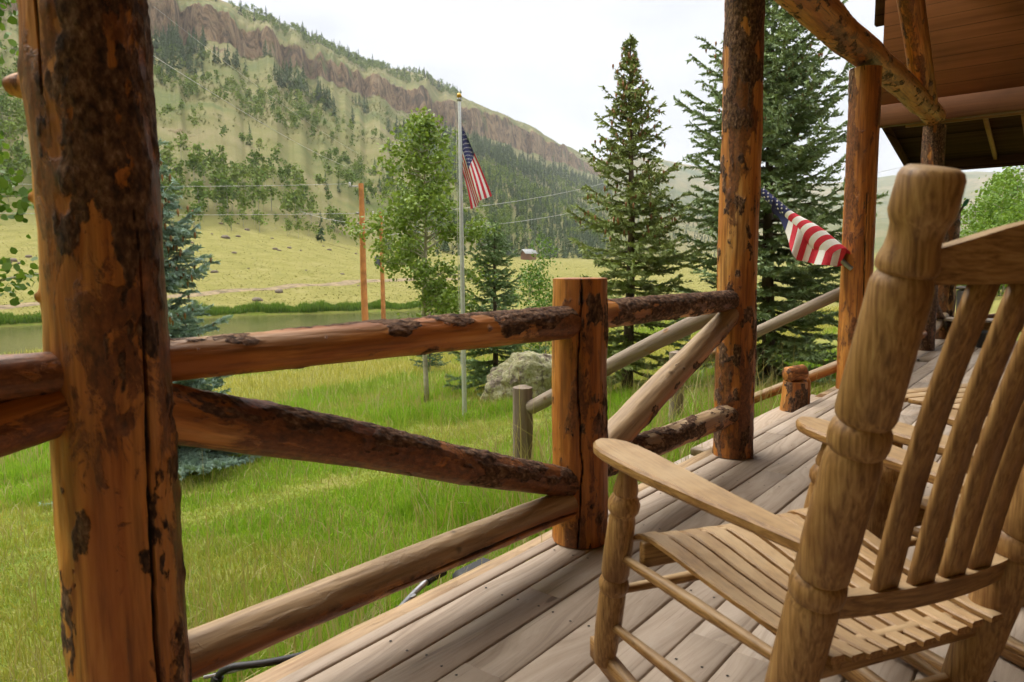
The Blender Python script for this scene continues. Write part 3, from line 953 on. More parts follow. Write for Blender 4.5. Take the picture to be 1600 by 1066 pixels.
def spruce_mesh(h, base, seed, whorls=34, nb=6, twig=.26, csize=.066, col=((.035, .075, .035), (.085, .15, .085)), profile=None, cones=0, conez=(.5, .95), droop=.25, dens=1.0, low=.03, fans=4, miss=.12, fpow=.92):
    r = np.random.default_rng(seed)
    wood = MB()
    hz = np.linspace(0, h, 14)
    lean = np.stack([(vnoise(P3(hz * .4, 1, seed), 3) - .5) * .12, (vnoise(P3(hz * .4, 7, seed), 4) - .5) * .12, hz], -1); lean[:, :2] -= lean[0, :2]
    wood.tube(lean, np.linspace(h * .016 + .012, .008, 14), 8)
    NV, NF, NC = [], [], []
    CN = []
    nn_ = 0
    for wi in range(whorls):
        f = (wi + r.uniform(-.3, .3)) / (whorls - 1)
        f = min(max(f, 0), 1) ** fpow
        zf = low + (.985 - low) * f
        Lb = base * (profile(zf) if profile else (1 - zf) ** .85)
        Lb = max(Lb, .05 * base)
        k = nb if zf < .9 else max(3, nb - 2)
        a0 = r.uniform(0, 6.28)
        for bi in range(k):
            if r.uniform() < miss: continue
            a = a0 + bi * 2 * math.pi / k + r.uniform(-.35, .35)
            L = Lb * r.uniform(.50, 1.18)
            dirh = np.array([math.cos(a), math.sin(a), 0]); side = np.array([-math.sin(a), math.cos(a), 0])
            up0 = .75 * (zf ** 1.3) - droop * (1 - zf)
            m = 7
            tt = np.linspace(0, 1, m)
            z0 = zf * h + r.uniform(-.5, .5) * h / whorls
            cx = np.array([np.interp(z0, hz, lean[:, 0]), np.interp(z0, hz, lean[:, 1]), z0])
            P = cx + dirh * (L * tt)[:, None] + np.array([0, 0, 1]) * (L * (up0 * tt - .22 * tt * (1 - zf) + .26 * tt ** 2.5))[:, None]
            wood.tube(P, np.linspace(.006 + .010 * L, .003, m), 4, cap=False)
            # twigs left and right
            nt_ = max(3, int(L / .085 * dens))
            for q in range(nt_):
                tq = .12 + .88 * (q + r.uniform(0, 1)) / nt_
                base_p = np.array([np.interp(tq, tt, P[:, c]) for c in range(3)])
                sgn = 1 if q % 2 else -1
                tl = (twig * min(1, .35 + L / .7) + .16 * L) * (1.12 - .75 * tq) * r.uniform(.6, 1.15)
                dv = dirh * .75 + side * sgn * r.uniform(.55, .95) + np.array([0, 0, r.uniform(-.25, .18) + .25 * (tq > .8)])
                dv /= np.linalg.norm(dv)
                tlen = tl; ncl = max(3, int(tlen / .034 * dens))
                ts = np.linspace(.05, 1, ncl) * tlen
                C = base_p + dv * ts[:, None] + np.array([0, 0, -.12]) * (ts ** 2)[:, None]
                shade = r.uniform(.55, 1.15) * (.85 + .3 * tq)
                NV.append((C, dv, shade, tq))
            ts = np.linspace(.1, 1, max(4, int(L / .04)))
            C = np.stack([np.interp(ts, tt, P[:, c]) for c in range(3)], -1)
            NV.append((C, dirh, r.uniform(.7, 1.2), 1.0))
            if cones and conez[0] < zf < conez[1] and r.uniform() < cones:
                for _ in range(r.integers(2, 5)):
                    tq = r.uniform(.45, 1.0)
                    CN.append(np.array([np.interp(tq, tt, P[:, c]) for c in range(3)]) + r.normal(0, .04, 3))
    Cc = np.concatenate([q[0] for q in NV]); Dv = np.concatenate([np.broadcast_to(q[1], q[0].shape) for q in NV])
    Sh = np.concatenate([np.full(len(q[0]), q[2]) for q in NV])
    # 3 needle fans per clump
    Cc = np.repeat(Cc, fans, 0); Dv = np.repeat(Dv, fans, 0); Sh = np.repeat(Sh, fans)
    n = len(Cc)
    rv = r.normal(0, 1, (n, 3)); rv -= Dv * (rv * Dv).sum(1)[:, None]; rv /= np.linalg.norm(rv, axis=1)[:, None] + 1e-9
    tip = Cc + (Dv * r.uniform(.35, .9, (n, 1)) + rv * r.uniform(.45, .9, (n, 1))) * csize
    sd = np.cross(Dv, rv)
    wv = sd * csize * .26
    back = Cc - rv * csize * .1
    V = np.stack([back - wv - Dv * csize * .3, back + wv + Dv * csize * .1, tip], 1).reshape(-1, 3)
    b = np.arange(n) * 3
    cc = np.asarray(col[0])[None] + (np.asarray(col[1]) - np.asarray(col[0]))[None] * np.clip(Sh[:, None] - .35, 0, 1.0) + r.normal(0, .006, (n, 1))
    cc = np.clip(cc, .008, 1)
    crown = mesh('crown', V, [np.stack([b, b + 1, b + 2], -1)], M_NEEDLE, dict(Col=np.repeat(cc, 3, 0)), smooth=False)
    Vw = np.concatenate(wood.V)
    by = {}
    for f in wood.F: by.setdefault(f.shape[1], []).append(f)
    trunk = mesh('trunk', Vw, [np.concatenate(q) for q in by.values()], M_BARKS)
    conem = None
    if CN:
        cb = MB()
        for c in CN:
            hh = r.uniform(.06, .085)
            cb.lathe(c + [0, 0, .02], c + [0, 0, -hh], [(0, .004), (.012, .013), (hh * .5, .017), (hh * .85, .011), (hh + .02, .002)], 6)
        Vc = np.concatenate(cb.V); by = {}
        for f in cb.F: by.setdefault(f.shape[1], []).append(f)
        conem = mesh('cones', Vc, [np.concatenate(q) for q in by.values()], M_CONE)
    return crown, trunk, conem


def spruce_tree(name, label, loc, parts, rot=0.0, group=None):
    t_ = thing(name, label, 'spruce tree', loc, rot, group)
    for nm, me in zip(('crown', 'trunk', 'cones'), parts):
        if me is None: continue
        o = bpy.data.objects.new(nm, me); COL.objects.link(o); o.parent = t_; ROOTM[o.name] = Matrix.Identity(4)
        if nm == 'cones': o['kind'] = 'stuff'
    return t_


def leaves(C, size, col, r, flat=.5, nv=6):
    n = len(C)
    nrm = r.normal(0, 1, (n, 3)); nrm[:, 2] += flat; nrm /= np.linalg.norm(nrm, axis=1)[:, None]
    u = np.cross(nrm, r.normal(0, 1, (n, 3))); u /= np.linalg.norm(u, axis=1)[:, None] + 1e-9; w = np.cross(nrm, u)
    s = size * r.uniform(.65, 1.2, n)[:, None]
    if nv == 6: sh = [(-.5, 0), (-.22, .42), (.2, .40), (.58, 0), (.2, -.40), (-.22, -.42)]
    else: sh = [(-.5, 0), (0, .38), (.5, 0), (0, -.38)]
    V = np.stack([C + u * s * a + w * s * b_ + nrm * s * .12 * (abs(b_) * 2 - .4) for a, b_ in sh], 1).reshape(-1, 3)
    b = np.arange(n)[:, None] * len(sh) + np.arange(len(sh))[None]
    return V, b, np.repeat(col, len(sh), 0)


def aspen_mesh(h, rad, seed, nleaf=9000, size=.055, low=.22, profile=None, ntrunk=1, nbr=46, col=((.07, .16, .02), (.19, .30, .05)), trunkr=.045, spread=.16, limb_up=.8):
    r = np.random.default_rng(seed)
    wood = MB(); tips = []
    for k in range(ntrunk):
        hk = h * (1 if k == 0 else r.uniform(.6, .9)); off = r.normal(0, .25 * rad * (ntrunk > 1), 2)
        zz = np.linspace(0, hk, 12)
        P = np.stack([off[0] + (vnoise(P3(zz * .6, k, seed), 5) - .5) * .22 * h * .12, off[1] + (vnoise(P3(zz * .6, k + 9, seed), 6) - .5) * .22 * h * .12, zz], -1)
        P[:, :2] -= P[0, :2] - off
        wood.tube(P, np.linspace(trunkr, trunkr * .15, 12), 8)
        for q in range(nbr // ntrunk):
            f = low + (1 - low) * ((q + r.uniform(0, 1)) / (nbr // ntrunk)) ** .9
            z0 = f * hk * .97
            a = r.uniform(0, 6.28)
            L = rad * (profile(f) if profile else math.sin(math.pi * min(1, max(0.05, (f - low + .12) / (1.12 - low)))) ** .7) * r.uniform(.4, 1.15)
            c0 = np.array([np.interp(z0, zz, P[:, 0]), np.interp(z0, zz, P[:, 1]), z0])
            tt = np.linspace(0, 1, 5)[:, None]
            B = c0 + np.array([math.cos(a), math.sin(a), 0]) * L * tt + np.array([0, 0, 1]) * L * (limb_up * tt - .45 * tt ** 2)
            B[1:] += r.normal(0, .03 * L, (4, 3))
            wood.tube(B, np.linspace(trunkr * .28, .003, 5), 4, cap=False)
            for _ in range(max(2, int(5 * L / rad))):
                tq = r.uniform(.3, 1.02)
                tips.append((np.array([np.interp(tq, tt[:, 0], B[:, c]) for c in range(3)]), spread * rad * r.uniform(.6, 1.3), r.uniform(.6, 1.15)))
        tips.append((P[-1], spread * rad * .7, 1.0))
    per = max(1, nleaf // len(tips))
    C = np.concatenate([t_[0] + r.normal(0, 1, (per, 3)) * t_[1] * np.array([1, 1, .8]) for t_ in tips])
    sh = np.repeat([t_[2] for t_ in tips], per)
    cc = np.clip(mixc(col[0], col[1], np.clip(r.uniform(0, 1, len(C)) * .75 + (sh - .75) * .6, 0, 1.1)), .01, 1)
    V, Fl, Cl = leaves(C, size, cc, r)
    crown = mesh('crown', V, [Fl], M_LEAF, dict(Col=Cl), smooth=False)
    Vw = np.concatenate(wood.V); by = {}
    for f in wood.F: by.setdefault(f.shape[1], []).append(f)
    trunk = mesh('trunk', Vw, [np.concatenate(q) for q in by.values()], M_BARKA)
    return crown, trunk


def leafy(name, label, cat, loc, parts, rot=0.0, group=None):
    t_ = thing(name, label, cat, loc, rot, group)
    for nm, me in zip(('crown', 'trunk'), parts):
        o = bpy.data.objects.new(nm, me); COL.objects.link(o); o.parent = t_; ROOTM[o.name] = Matrix.Identity(4)
    return t_


def height_at(px, base, ytop):
    """world height of a vertical thing standing at base whose top is at image row ytop"""
    lo, hi = 0, 60
    for _ in range(40):
        m_ = (lo + hi) / 2
        if proj(base + np.array([0, 0, m_]))[1] > ytop: lo = m_
        else: hi = m_
    return lo


def interp_prof(pts):
    a = np.array(pts); return lambda f: float(np.interp(f, a[:, 0], a[:, 1]))


# centre spruce: slim, cones in the upper half
B = ground_hit(980, 614); hC = height_at(980, B, 68); dC = proj(B)[2]
print('centre spruce', B, hC, dC)
pC = interp_prof([(0, .85), (.1, 1.0), (.25, .88), (.42, .80), (.55, .66), (.66, .50), (.75, .44), (.82, .26), (.92, .10), (1, .03)])
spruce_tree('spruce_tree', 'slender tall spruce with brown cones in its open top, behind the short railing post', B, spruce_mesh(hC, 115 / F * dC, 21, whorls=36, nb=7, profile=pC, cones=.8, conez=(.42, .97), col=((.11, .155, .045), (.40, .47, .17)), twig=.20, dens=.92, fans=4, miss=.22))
# big spruce on the right
B = ground_hit(1205, 660); B = np.array([*at_az(1205, 11.6), 0]); B[2] = gz(B[0], B[1]); hB = height_at(1205, B, -85); dB = proj(B)[2]
print('big spruce', B, hB, dB, proj(B))
pB = interp_prof([(0, .95), (.12, 1.05), (.3, 1.0), (.45, .95), (.6, .80), (.75, .58), (.88, .30), (1, .03)])
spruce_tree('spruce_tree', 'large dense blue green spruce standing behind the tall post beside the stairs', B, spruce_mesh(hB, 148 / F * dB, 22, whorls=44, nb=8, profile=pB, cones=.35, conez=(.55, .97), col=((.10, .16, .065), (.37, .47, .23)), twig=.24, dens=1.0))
# left blue spruce by the thick post
B = ground_hit(255, 742); hL = height_at(255, B, 180); dL = proj(B)[2]
print('left spruce', B, hL, dL)
pL = interp_prof([(0, 1.0), (.12, 1.0), (.3, .72), (.5, .55), (.75, .34), (1, .04)])
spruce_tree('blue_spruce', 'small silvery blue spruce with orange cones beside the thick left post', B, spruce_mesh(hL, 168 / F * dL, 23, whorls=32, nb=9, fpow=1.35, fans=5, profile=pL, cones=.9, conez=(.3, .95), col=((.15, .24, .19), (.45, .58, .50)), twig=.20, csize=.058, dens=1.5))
# small spruce by the boulder
B = ground_hit(775, 616); hS = height_at(775, B, 350); dS = proj(B)[2]
print('small spruce', B, hS, dS)
spruce_tree('spruce_tree', 'short young spruce growing just left of the boulder', B, spruce_mesh(hS, 80 / F * dS, 24, whorls=20, nb=7, col=((.09, .16, .06), (.32, .43, .20)), twig=.20, csize=.06, dens=1.3, profile=interp_prof([(0, 1), (.2, .95), (.5, .6), (.75, .42), (1, .04)])))
# tiny spruce left of the aspen trunk
B = ground_hit(672, 582); hT = height_at(690, B, 520); dT = proj(B)[2]
spruce_tree('spruce_seedling', 'low bushy spruce seedling behind the thin aspen trunk', B, spruce_mesh(hT, 42 / F * dT, 25, whorls=9, nb=7, col=((.05, .10, .05), (.12, .2, .11)), twig=.16, csize=.05, dens=1.0))
# aspen in the middle
B = ground_hit(667, 632); hA = height_at(660, B, 178); dA = proj(B)[2]
print('aspen', B, hA, dA)
pA = interp_prof([(0, .1), (.24, .3), (.3, .85), (.38, 1.0), (.46, .85), (.52, 1.15), (.62, 1.1), (.70, .72), (.77, .50), (.84, .62), (.93, .40), (1, .12)])
leafy('aspen_tree', 'young aspen with a thin pale trunk left of the flagpole', 'aspen tree', B, aspen_mesh(hA, 92 / F * dA, 31, 11000, .062, .24, pA, 1, 84, trunkr=.05, spread=.12, limb_up=.65, col=((.11, .19, .025), (.34, .44, .10))))
B = ground_hit(828, 600); B[:2] = at_az(828, np.hypot(B[0], B[1]) * 1.12); B[2] = gz(B[0], B[1])
leafy('aspen_sapling', 'bushy bright green aspen saplings behind the short young spruce', 'aspen sapling', B, aspen_mesh(height_at(828, B, 378), 52 / F * proj(B)[2], 32, 5000, .055, .12, None, 3, 40, trunkr=.025, spread=.2))
# aspen just outside the left edge of the view, its twigs reach in
B = np.array([*at_az(-58, 6.6), 0]); B[2] = gz(B[0], B[1])
leafy('aspen_tree', 'leafy aspen twigs reaching in at the left edge beside the thick post', 'aspen tree', B, aspen_mesh(4.9, .92, 33, 4200, .06, .40, None, 1, 30, trunkr=.05, spread=.16))

# ---- bright aspen grove at the right, with two dark spruces
ga = [aspen_mesh(6.5, 1.7, 41 + q, 2600, .16, .08, None, 2, 30, col=((.10, .20, .02), (.25, .38, .06)), trunkr=.06, spread=.2) for q in range(3)]
gs = spruce_mesh(9.0, 1.5, 45, whorls=22, nb=6, twig=.3, csize=.11, dens=.5)
first = {}
for q, (px, R, ht, kind_) in enumerate([(1500, 45, 3.6, 0), (1522, 43, 4.7, 1), (1552, 46, 6.2, 2), (1548, 40, 3.4, 1), (1580, 43, 6.0, 0), (1600, 40, 5.2, 1), (1618, 46, 7.0, 2), (1650, 43, 6.4, 0), (1512, 47, 2.8, 2), (1535, 50, 6.0, 0), (1595, 52, 7.6, 1), (1640, 50, 8.0, 2)]):
    xy = at_az(px, R); loc = (xy[0], xy[1], gz(*xy) - .05)
    if kind_ not in first:
        first[kind_] = leafy('aspen_tree', 'bright green aspen in the grove beyond the far end of the deck', 'aspen tree', loc, ga[kind_], q, 'aspens in the grove beyond the deck')
        first[kind_].scale = (ht / 6.5,) * 3
    else:
        dup(first[kind_], loc, q * 1.7, scale=ht / 6.5)
for q, (px, R, ytop, lab) in enumerate([(1583, 54, 292, 'tallest dark spruce rising above the bright aspen grove'), (1561, 57, 308, 'shorter dark spruce tip left of the tallest above the aspen grove')]):
    xy = at_az(px, R); Bq = np.array([xy[0], xy[1], gz(*xy)])
    tq = spruce_tree('spruce_tree', lab, Bq, gs, q * 2.0); tq.scale = (height_at(px, Bq, ytop) / 9.0,) * 3

# ---- hillside woods
r = np.random.default_rng(55)


def far_conifer(seed, n=60):
    r = np.random.default_rng(seed); V = []; Fc = []; C = []
    for q in range(n):
        f = (q + r.uniform(0, 1)) / n; a = r.uniform(0, 6.28); L = .17 * (1 - f) ** .8 + .02
        z = .08 + .90 * f; L *= r.uniform(.6, 1.15)
        d = np.array([math.cos(a), math.sin(a), 0]); s = np.array([-d[1], d[0], 0])
        wq = .055 * (1.1 - f)
        b = len(V)
        V += [np.array([0, 0, z + .05]), d * L - s * wq + [0, 0, z - .05 - .03 * r.uniform()], d * L * 1.05 + s * wq + [0, 0, z - .05]]
        Fc.append([b, b + 1, b + 2]); C.append(r.uniform(.6, 1.25))
    V += [np.array([-.012, 0, 0]), np.array([.012, 0, 0]), np.array([0, 0, 1.02])]; Fc.append([len(V) - 3, len(V) - 2, len(V) - 1]); C.append(.8)
    V += [np.array([0, -.012, 0]), np.array([0, .012, 0]), np.array([0, 0, 1.02])]; Fc.append([len(V) - 3, len(V) - 2, len(V) - 1]); C.append(.8)
    return np.array(V), np.array(Fc), np.repeat(C, 3)


def far_aspen(seed, n=90, trunk=True, wide=.19):
    r = np.random.default_rng(seed)
    nb = 9
    cen = np.stack([r.normal(0, wide * .5, nb), r.normal(0, wide * .5, nb), r.uniform(.42 if trunk else .25, .90, nb)], -1)
    cen[:, :2] *= (1.25 - cen[:, 2:3])
    C = cen[r.integers(0, nb, n)] + r.normal(0, 1, (n, 3)) * np.array([.075, .075, .075]) * (wide / .19)
    nrm = r.normal(0, 1, (n, 3)); u = np.cross(nrm, r.normal(0, 1, (n, 3))); u /= np.linalg.norm(u, axis=1)[:, None]; w = np.cross(nrm / np.linalg.norm(nrm, axis=1)[:, None], u)
    s = r.uniform(.035, .065, (n, 1)) * (wide / .19)
    V = np.stack([C - u * s, C + w * s * .8, C + u * s * 1.1, C - w * s * .8], 1).reshape(-1, 3)
    Fq = np.arange(4 * n).reshape(-1, 4)
    col = np.repeat(r.uniform(.65, 1.3, n), 4)
    TV = np.array([[-.011, 0, 0], [.011, 0, 0], [.005, 0, .8], [-.005, 0, .8], [0, -.011, 0], [0, .011, 0], [0, .005, .8], [0, -.005, .8]])
    return V, Fq, col, TV, np.array([[0, 1, 2, 3], [4, 5, 6, 7]])


CONS = [far_conifer(200 + q) for q in range(5)]
ASPS = [far_aspen(300 + q) for q in range(6)]
SHR = [far_aspen(350 + q, 34, False, .36) for q in range(4)]
M_FARLEAF = leafmat('distant foliage', .2, .7, .1)


def con_mesh(q, tint):
    V, Fc, C = CONS[q]; col = np.clip(np.asarray(tint)[None] * C[:, None], 0, 1)
    return V, Fc, col if len(col) == len(V) else col[:len(V)]


# candidate places
N = 60000
u = r.uniform(0, 1, N)
azc = r.uniform(tcol(-350, 412)[0], tcol(1130, 412)[0], N)
Rtc = np.interp(azc, FT[0], FT[1]); Rcc = np.interp(azc, FC[0], FC[1]); Rrc = np.interp(azc, FR[0], FR[1])
tt_ = r.uniform(-.03, 1.5, N)
Rr2 = Rtc + (Rcc - Rtc) * np.minimum(tt_, 1.0) + np.maximum(tt_ - 1, 0) * 2 * (Rrc * 1.03 - Rcc)
X = Rr2 * (RH[0] * np.sin(azc) + FH[0] * np.cos(azc)); Y = Rr2 * (RH[1] * np.sin(azc) + FH[1] * np.cos(azc)); Z = terrain(X, Y)
Pc = np.stack([X, Y, Z], -1); v = Pc - P0; zz = v @ FW
px = 800 + F * (v @ RT) / zz; py = 533 - F * (v @ UP) / zz
nz = fbm(P3(X * .03, Y * .03), 57, 3); nz2 = fbm(P3(X * .012, Y * .012), 59, 3)
area = Rr2 * (Rcc - Rtc) / 4.0e5
aspen_p = np.zeros(N); con_p = np.zeros(N); shr_p = np.zeros(N)
low = 1 - sst(.16, .30, tt_ + (nz - .5) * .25)
left = 1 - sst(600, 700, px)
inhill = tt_ < .97
aspen_p += 1.25 * low * left * inhill * sst(.34, .5, nz)
aspen_p += .8 * left * sst(.48, .58, nz) * (1 - sst(.50, .75, tt_)) * inhill * (1 - sst(420, 560, px))
aspen_p += .30 * left * sst(.5, .6, nz) * inhill * (1 - sst(.75, .9, tt_))
con_p += .16 * low * left * sst(.45, .6, nz2)
con_p += 1.6 * np.exp(-((tt_ - .80) / .07) ** 2) * sst(290, 330, px) * (1 - sst(440, 480, px)) * sst(.42, .55, nz)
con_p += 1.4 * np.exp(-((py - (75 + (px - 330) * .47)) / 13) ** 2) * (px > 430) * (px < 580) * sst(.40, .55, nz) * inhill
con_p += 1.4 * (px > 228) * (px < 320) * np.exp(-((py - 85) / 28) ** 2) * inhill
right = sst(590, 690, px) * (1 - sst(925, 965, px))
con_p += right * inhill * (.32 + 1.5 * sst(.42, .60, nz2)) * (1 - sst(.78, .93, tt_))
aspen_p += right * inhill * (.8 * sst(.45, .6, nz) + .25) * (1 - sst(.55, .85, tt_))
shr_p += left * inhill * 2.2 * sst(.36, .58, nz) * sst(.2, .35, tt_)
shr_p += .7 * (tt_ > 1.05) * sst(.45, .6, nz) * (px < 960)
aspen_p += 1.3 * (tt_ > 1.18) * (tt_ < 1.5) * (px < 720) * sst(.38, .5, nz)
con_p += .22 * (tt_ > 1.25) * (px < 720) * sst(.4, .5, nz)
con_p += .08 * inhill * (px > 960)
shr_p += .3 * inhill * (px > 960)
# meadow edge clumps
aspen_p *= 1 - .85 * (tt_ < .02) * (nz < .52)
pick = r.uniform(0, 1, N)
tot = 2.6
ia = pick < aspen_p * area / tot * .8
ic = (~ia) & (pick < (aspen_p * .8 + con_p * .75) * area / tot)
is_ = (~ia) & (~ic) & (pick < (aspen_p * .8 + con_p * .75 + shr_p * 1.4) * area / tot)
print('far trees', ia.sum(), ic.sum(), is_.sum())


def scatter_stuff(name, idx, lib, hts, cols, label, cat, kind_):
    VV, F3, F4, CC = [], [], [], []; n0 = 0
    TVs, TFs = [], []; m0 = 0
    for q in idx:
        k = r.integers(0, len(lib)); h = hts(q); a = r.uniform(0, 6.28); ca, sa = math.cos(a), math.sin(a)
        item = lib[k]; V = item[0] * h * np.array([r.uniform(.85, 1.2), r.uniform(.85, 1.2), 1])
        W = np.stack([V[:, 0] * ca - V[:, 1] * sa, V[:, 0] * sa + V[:, 1] * ca, V[:, 2]], -1) + Pc[q] - [0, 0, .1 * h * (kind_ == 's')]
        VV.append(W); (F3 if item[1].shape[1] == 3 else F4).append(item[1] + n0); n0 += len(V)
        CC.append(np.clip(np.asarray(cols(q))[None] * item[2][:len(V), None], .004, 1))
    Fs = [np.concatenate(f) for f in (F3, F4) if f]
    me = mesh(name, np.concatenate(VV), Fs, M_FARLEAF, dict(Col=np.concatenate(CC)), smooth=False)
    return tag(link(name, me), label, cat, kind='stuff')


def acol(q): return np.array(mixc((.085, .145, .024), (.18, .24, .05), np.array([r.uniform()])))[0]
def ccol(q): return np.array(mixc((.042, .075, .030), (.085, .125, .05), np.array([r.uniform()])))[0]
def scol(q): return np.array(mixc((.10, .125, .035), (.17, .175, .06), np.array([r.uniform()])))[0]


def ah(q): return r.uniform(4.0, 8.5) * (1 if tt_[q] > .02 else .6)
def chh(q): return r.uniform(5, 11) * (1.25 if tt_[q] > .5 else .85)


A_idx = np.nonzero(ia)[0]; A_idx = A_idx[np.argsort(Rr2[A_idx])]
C_idx = np.nonzero(ic)[0]; C_idx = C_idx[np.argsort(Rr2[C_idx])]
inv = (px > -60) & (px < 1250)
A_near = [q for q in A_idx if inv[q]][:260]; C_near = [q for q in C_idx if inv[q]][:260]
sa_, sc_ = set(A_near), set(C_near)
scatter_stuff('aspen_wood', [q for q in A_idx if q not in sa_], ASPS, ah, acol, 'pale green aspen woods spread over the hillside', 'woods', 'a')
scatter_stuff('conifer_wood', [q for q in C_idx if q not in sc_], CONS, chh, ccol, 'dark conifer forest on the upper hillside', 'woods', 'c')
scatter_stuff('hillside_scrub', np.nonzero(is_)[0], SHR, lambda q: r.uniform(.6, 2.0), scol, 'low scrub dotted over the grassy hillside', 'scrub', 's')
amesh = []
for q in range(10):
    V, Fq, C, TV, TF = ASPS[q % 6]; base = acol(0)
    col = np.clip(base[None] * C[:, None], 0, 1)
    Va = np.concatenate([V, TV]); Ca = np.concatenate([col, np.full((8, 3), .30) * np.array([1, .95, .8])])
    amesh.append(mesh('aspen_tree', Va, [np.concatenate([Fq, TF + len(V)])], M_FARLEAF, dict(Col=Ca), smooth=False))
cmesh = []
for q in range(8):
    V, Fc, C = CONS[q % 5]; base = ccol(0)
    cmesh.append(mesh('conifer_tree', V, [Fc], M_FARLEAF, dict(Col=np.clip(base[None] * C[:len(V), None], 0, 1)), smooth=False))
for lst, ms, nm, lab, cat, gp, hf in ((A_near, amesh, 'aspen_tree', 'small pale green aspen in the woods along the foot of the hill', 'aspen tree', 'aspens along the foot of the hill', ah),
                                      (C_near, cmesh, 'conifer_tree', 'dark pointed conifer among the trees on the lower hillside', 'conifer', 'conifers on the lower hillside', chh)):
    for q in lst:
        o = bpy.data.objects.new(nm, ms[r.integers(0, len(ms))]); COL.objects.link(o)
        hq = hf(q); o.location = Pc[q]; o.rotation_euler = (0, 0, r.uniform(0, 6.28)); o.scale = (hq * r.uniform(.9, 1.25), hq * r.uniform(.9, 1.25), hq)
        tag(o, lab, cat, gp)

# ================================================================== ROCKS
def rock_mesh(seed, sub=40, rough=.28, mat=None, name='rock'):
    n1, n2 = sub, sub // 2
    th = np.linspace(0, 2 * math.pi, n1, endpoint=False); ph = np.linspace(.02, math.pi - .02, n2)
    T, Pp = np.meshgrid(th, ph)
    D = np.stack([np.cos(T) * np.sin(Pp), np.sin(T) * np.sin(Pp), np.cos(Pp)], -1)
    rr = 1 + rough * 2.2 * (fbm(D * 1.4 + seed, seed, 4) - .5)
    rr = rr - .17 * np.abs(fbm(D * 2.6 + seed, seed + 2, 3) - .5) * 2 + .10 * (fbm(D * 12, seed + 4, 3) - .5)
    V = (D * rr[..., None]).reshape(-1, 3)
    i = np.arange(n2 - 1)[:, None] * n1; j = np.arange(n1)[None]; k = (j + 1) % n1
    Fq = np.stack([i + j, i + n1 + j, i + n1 + k, i + k], -1).reshape(-1, 4)
    V = np.concatenate([V, [[0, 0, V[:n1, 2].mean()], [0, 0, V[-n1:, 2].mean()]]]); a = np.arange(n1); b2 = (a + 1) % n1; e = (n2 - 1) * n1
    Ft = np.concatenate([np.stack([a, b2, np.full(n1, n1 * n2)], -1), np.stack([e + b2, e + a, np.full(n1, n1 * n2 + 1)], -1)])
    return mesh(name, V, [Fq, Ft], mat)


m, nt, b = newmat('lichen covered boulder'); t = NT(nt)
v = t.coord(); n1 = t.noise(v, 1.6, 6, .65); n2 = t.noise(v, 4.2, 6, .72); n3 = t.noise(v, 15, 5, .68)
c = t.ramp(n2, [(.36, (.20, .15, .11)), (.5, (.44, .37, .28)), (.64, (.60, .53, .42))])
lich = t.mr(t.math('ADD', n2, t.math('MULTIPLY', n1, .5)), .64, .76)
c = t.mix(t.math('MULTIPLY', lich, .85), c, t.ramp(n3, [(.34, (.38, .35, .15)), (.5, (.58, .55, .30)), (.66, (.72, .70, .50))]))
c = t.mix(t.mr(n1, .62, .66, 0, .8), c, (.24, .17, .13))
c = t.mix(t.mr(n3, .66, .74, 0, .7), c, (.08, .06, .05))
t.set(b.inputs['Base Color'], c); b.inputs['Roughness'].default_value = .9
t.set(b.inputs['Normal'], t.bump(t.math('ADD', n2, n3), .9, .08))
M_ROCK = m
M_DROCK = simple('brown field rock', (.15, .115, .085), .95, 0, .25, 4)
dR = proj(BOULD)[2]
bo = link('boulder', rock_mesh(3, 130, .40, M_ROCK, 'boulder'))
bo.location = BOULD + np.array([FH[0] * .2, FH[1] * .2, .16]); sc = dR / F
bo.scale = (66 * sc, 50 * sc, 62 * sc); bo.rotation_euler = (0.0, .12, YAW + .1)
tag(bo, 'large rounded grey boulder with pale green lichen beside the young spruce', 'boulder')
print('boulder', BOULD, dR)
rms = [rock_mesh(60 + q, 16, .35, M_DROCK) for q in range(5)]
spots = [(402, 470, 22), (335, 426, 14), (436, 457, 20), (436, 392, 8), (470, 392, 6), (352, 372, 18), (372, 370, 10), (386, 360, 12), (298, 380, 10), (331, 366, 6), (425, 373, 7), (430, 390, 12), (452, 388, 10), (514, 391, 9), (556, 397, 7), (535, 429, 9), (590, 420, 8), (366, 396, 11), (388, 420, 5), (305, 355, 8), (275, 372, 7), (45, 402, 14), (20, 408, 18), (8, 412, 20), (30, 412, 10), (345, 350, 9), (372, 350, 6), (505, 385, 5), (560, 447, 6), (478, 423, 5)]
for q, (px_, py_, w_) in enumerate(spots):
    g = ground_hit(px_, py_); s_ = w_ * .43 / F * proj(g)[2]
    o = link('field_rock', rms[q % 5]); o.location = g + np.array([0, 0, s_ * .1]); o.scale = (s_ * 1.0, s_ * .8, s_ * .55); o.rotation_euler = (0, 0, q * 1.3)
    tag(o, 'widest brown rock in the dry meadow above the pond bank' if q == 0 else 'small brown rock lying in the dry meadow across the pond', 'rock', None if q == 0 else 'rocks in the dry meadow')


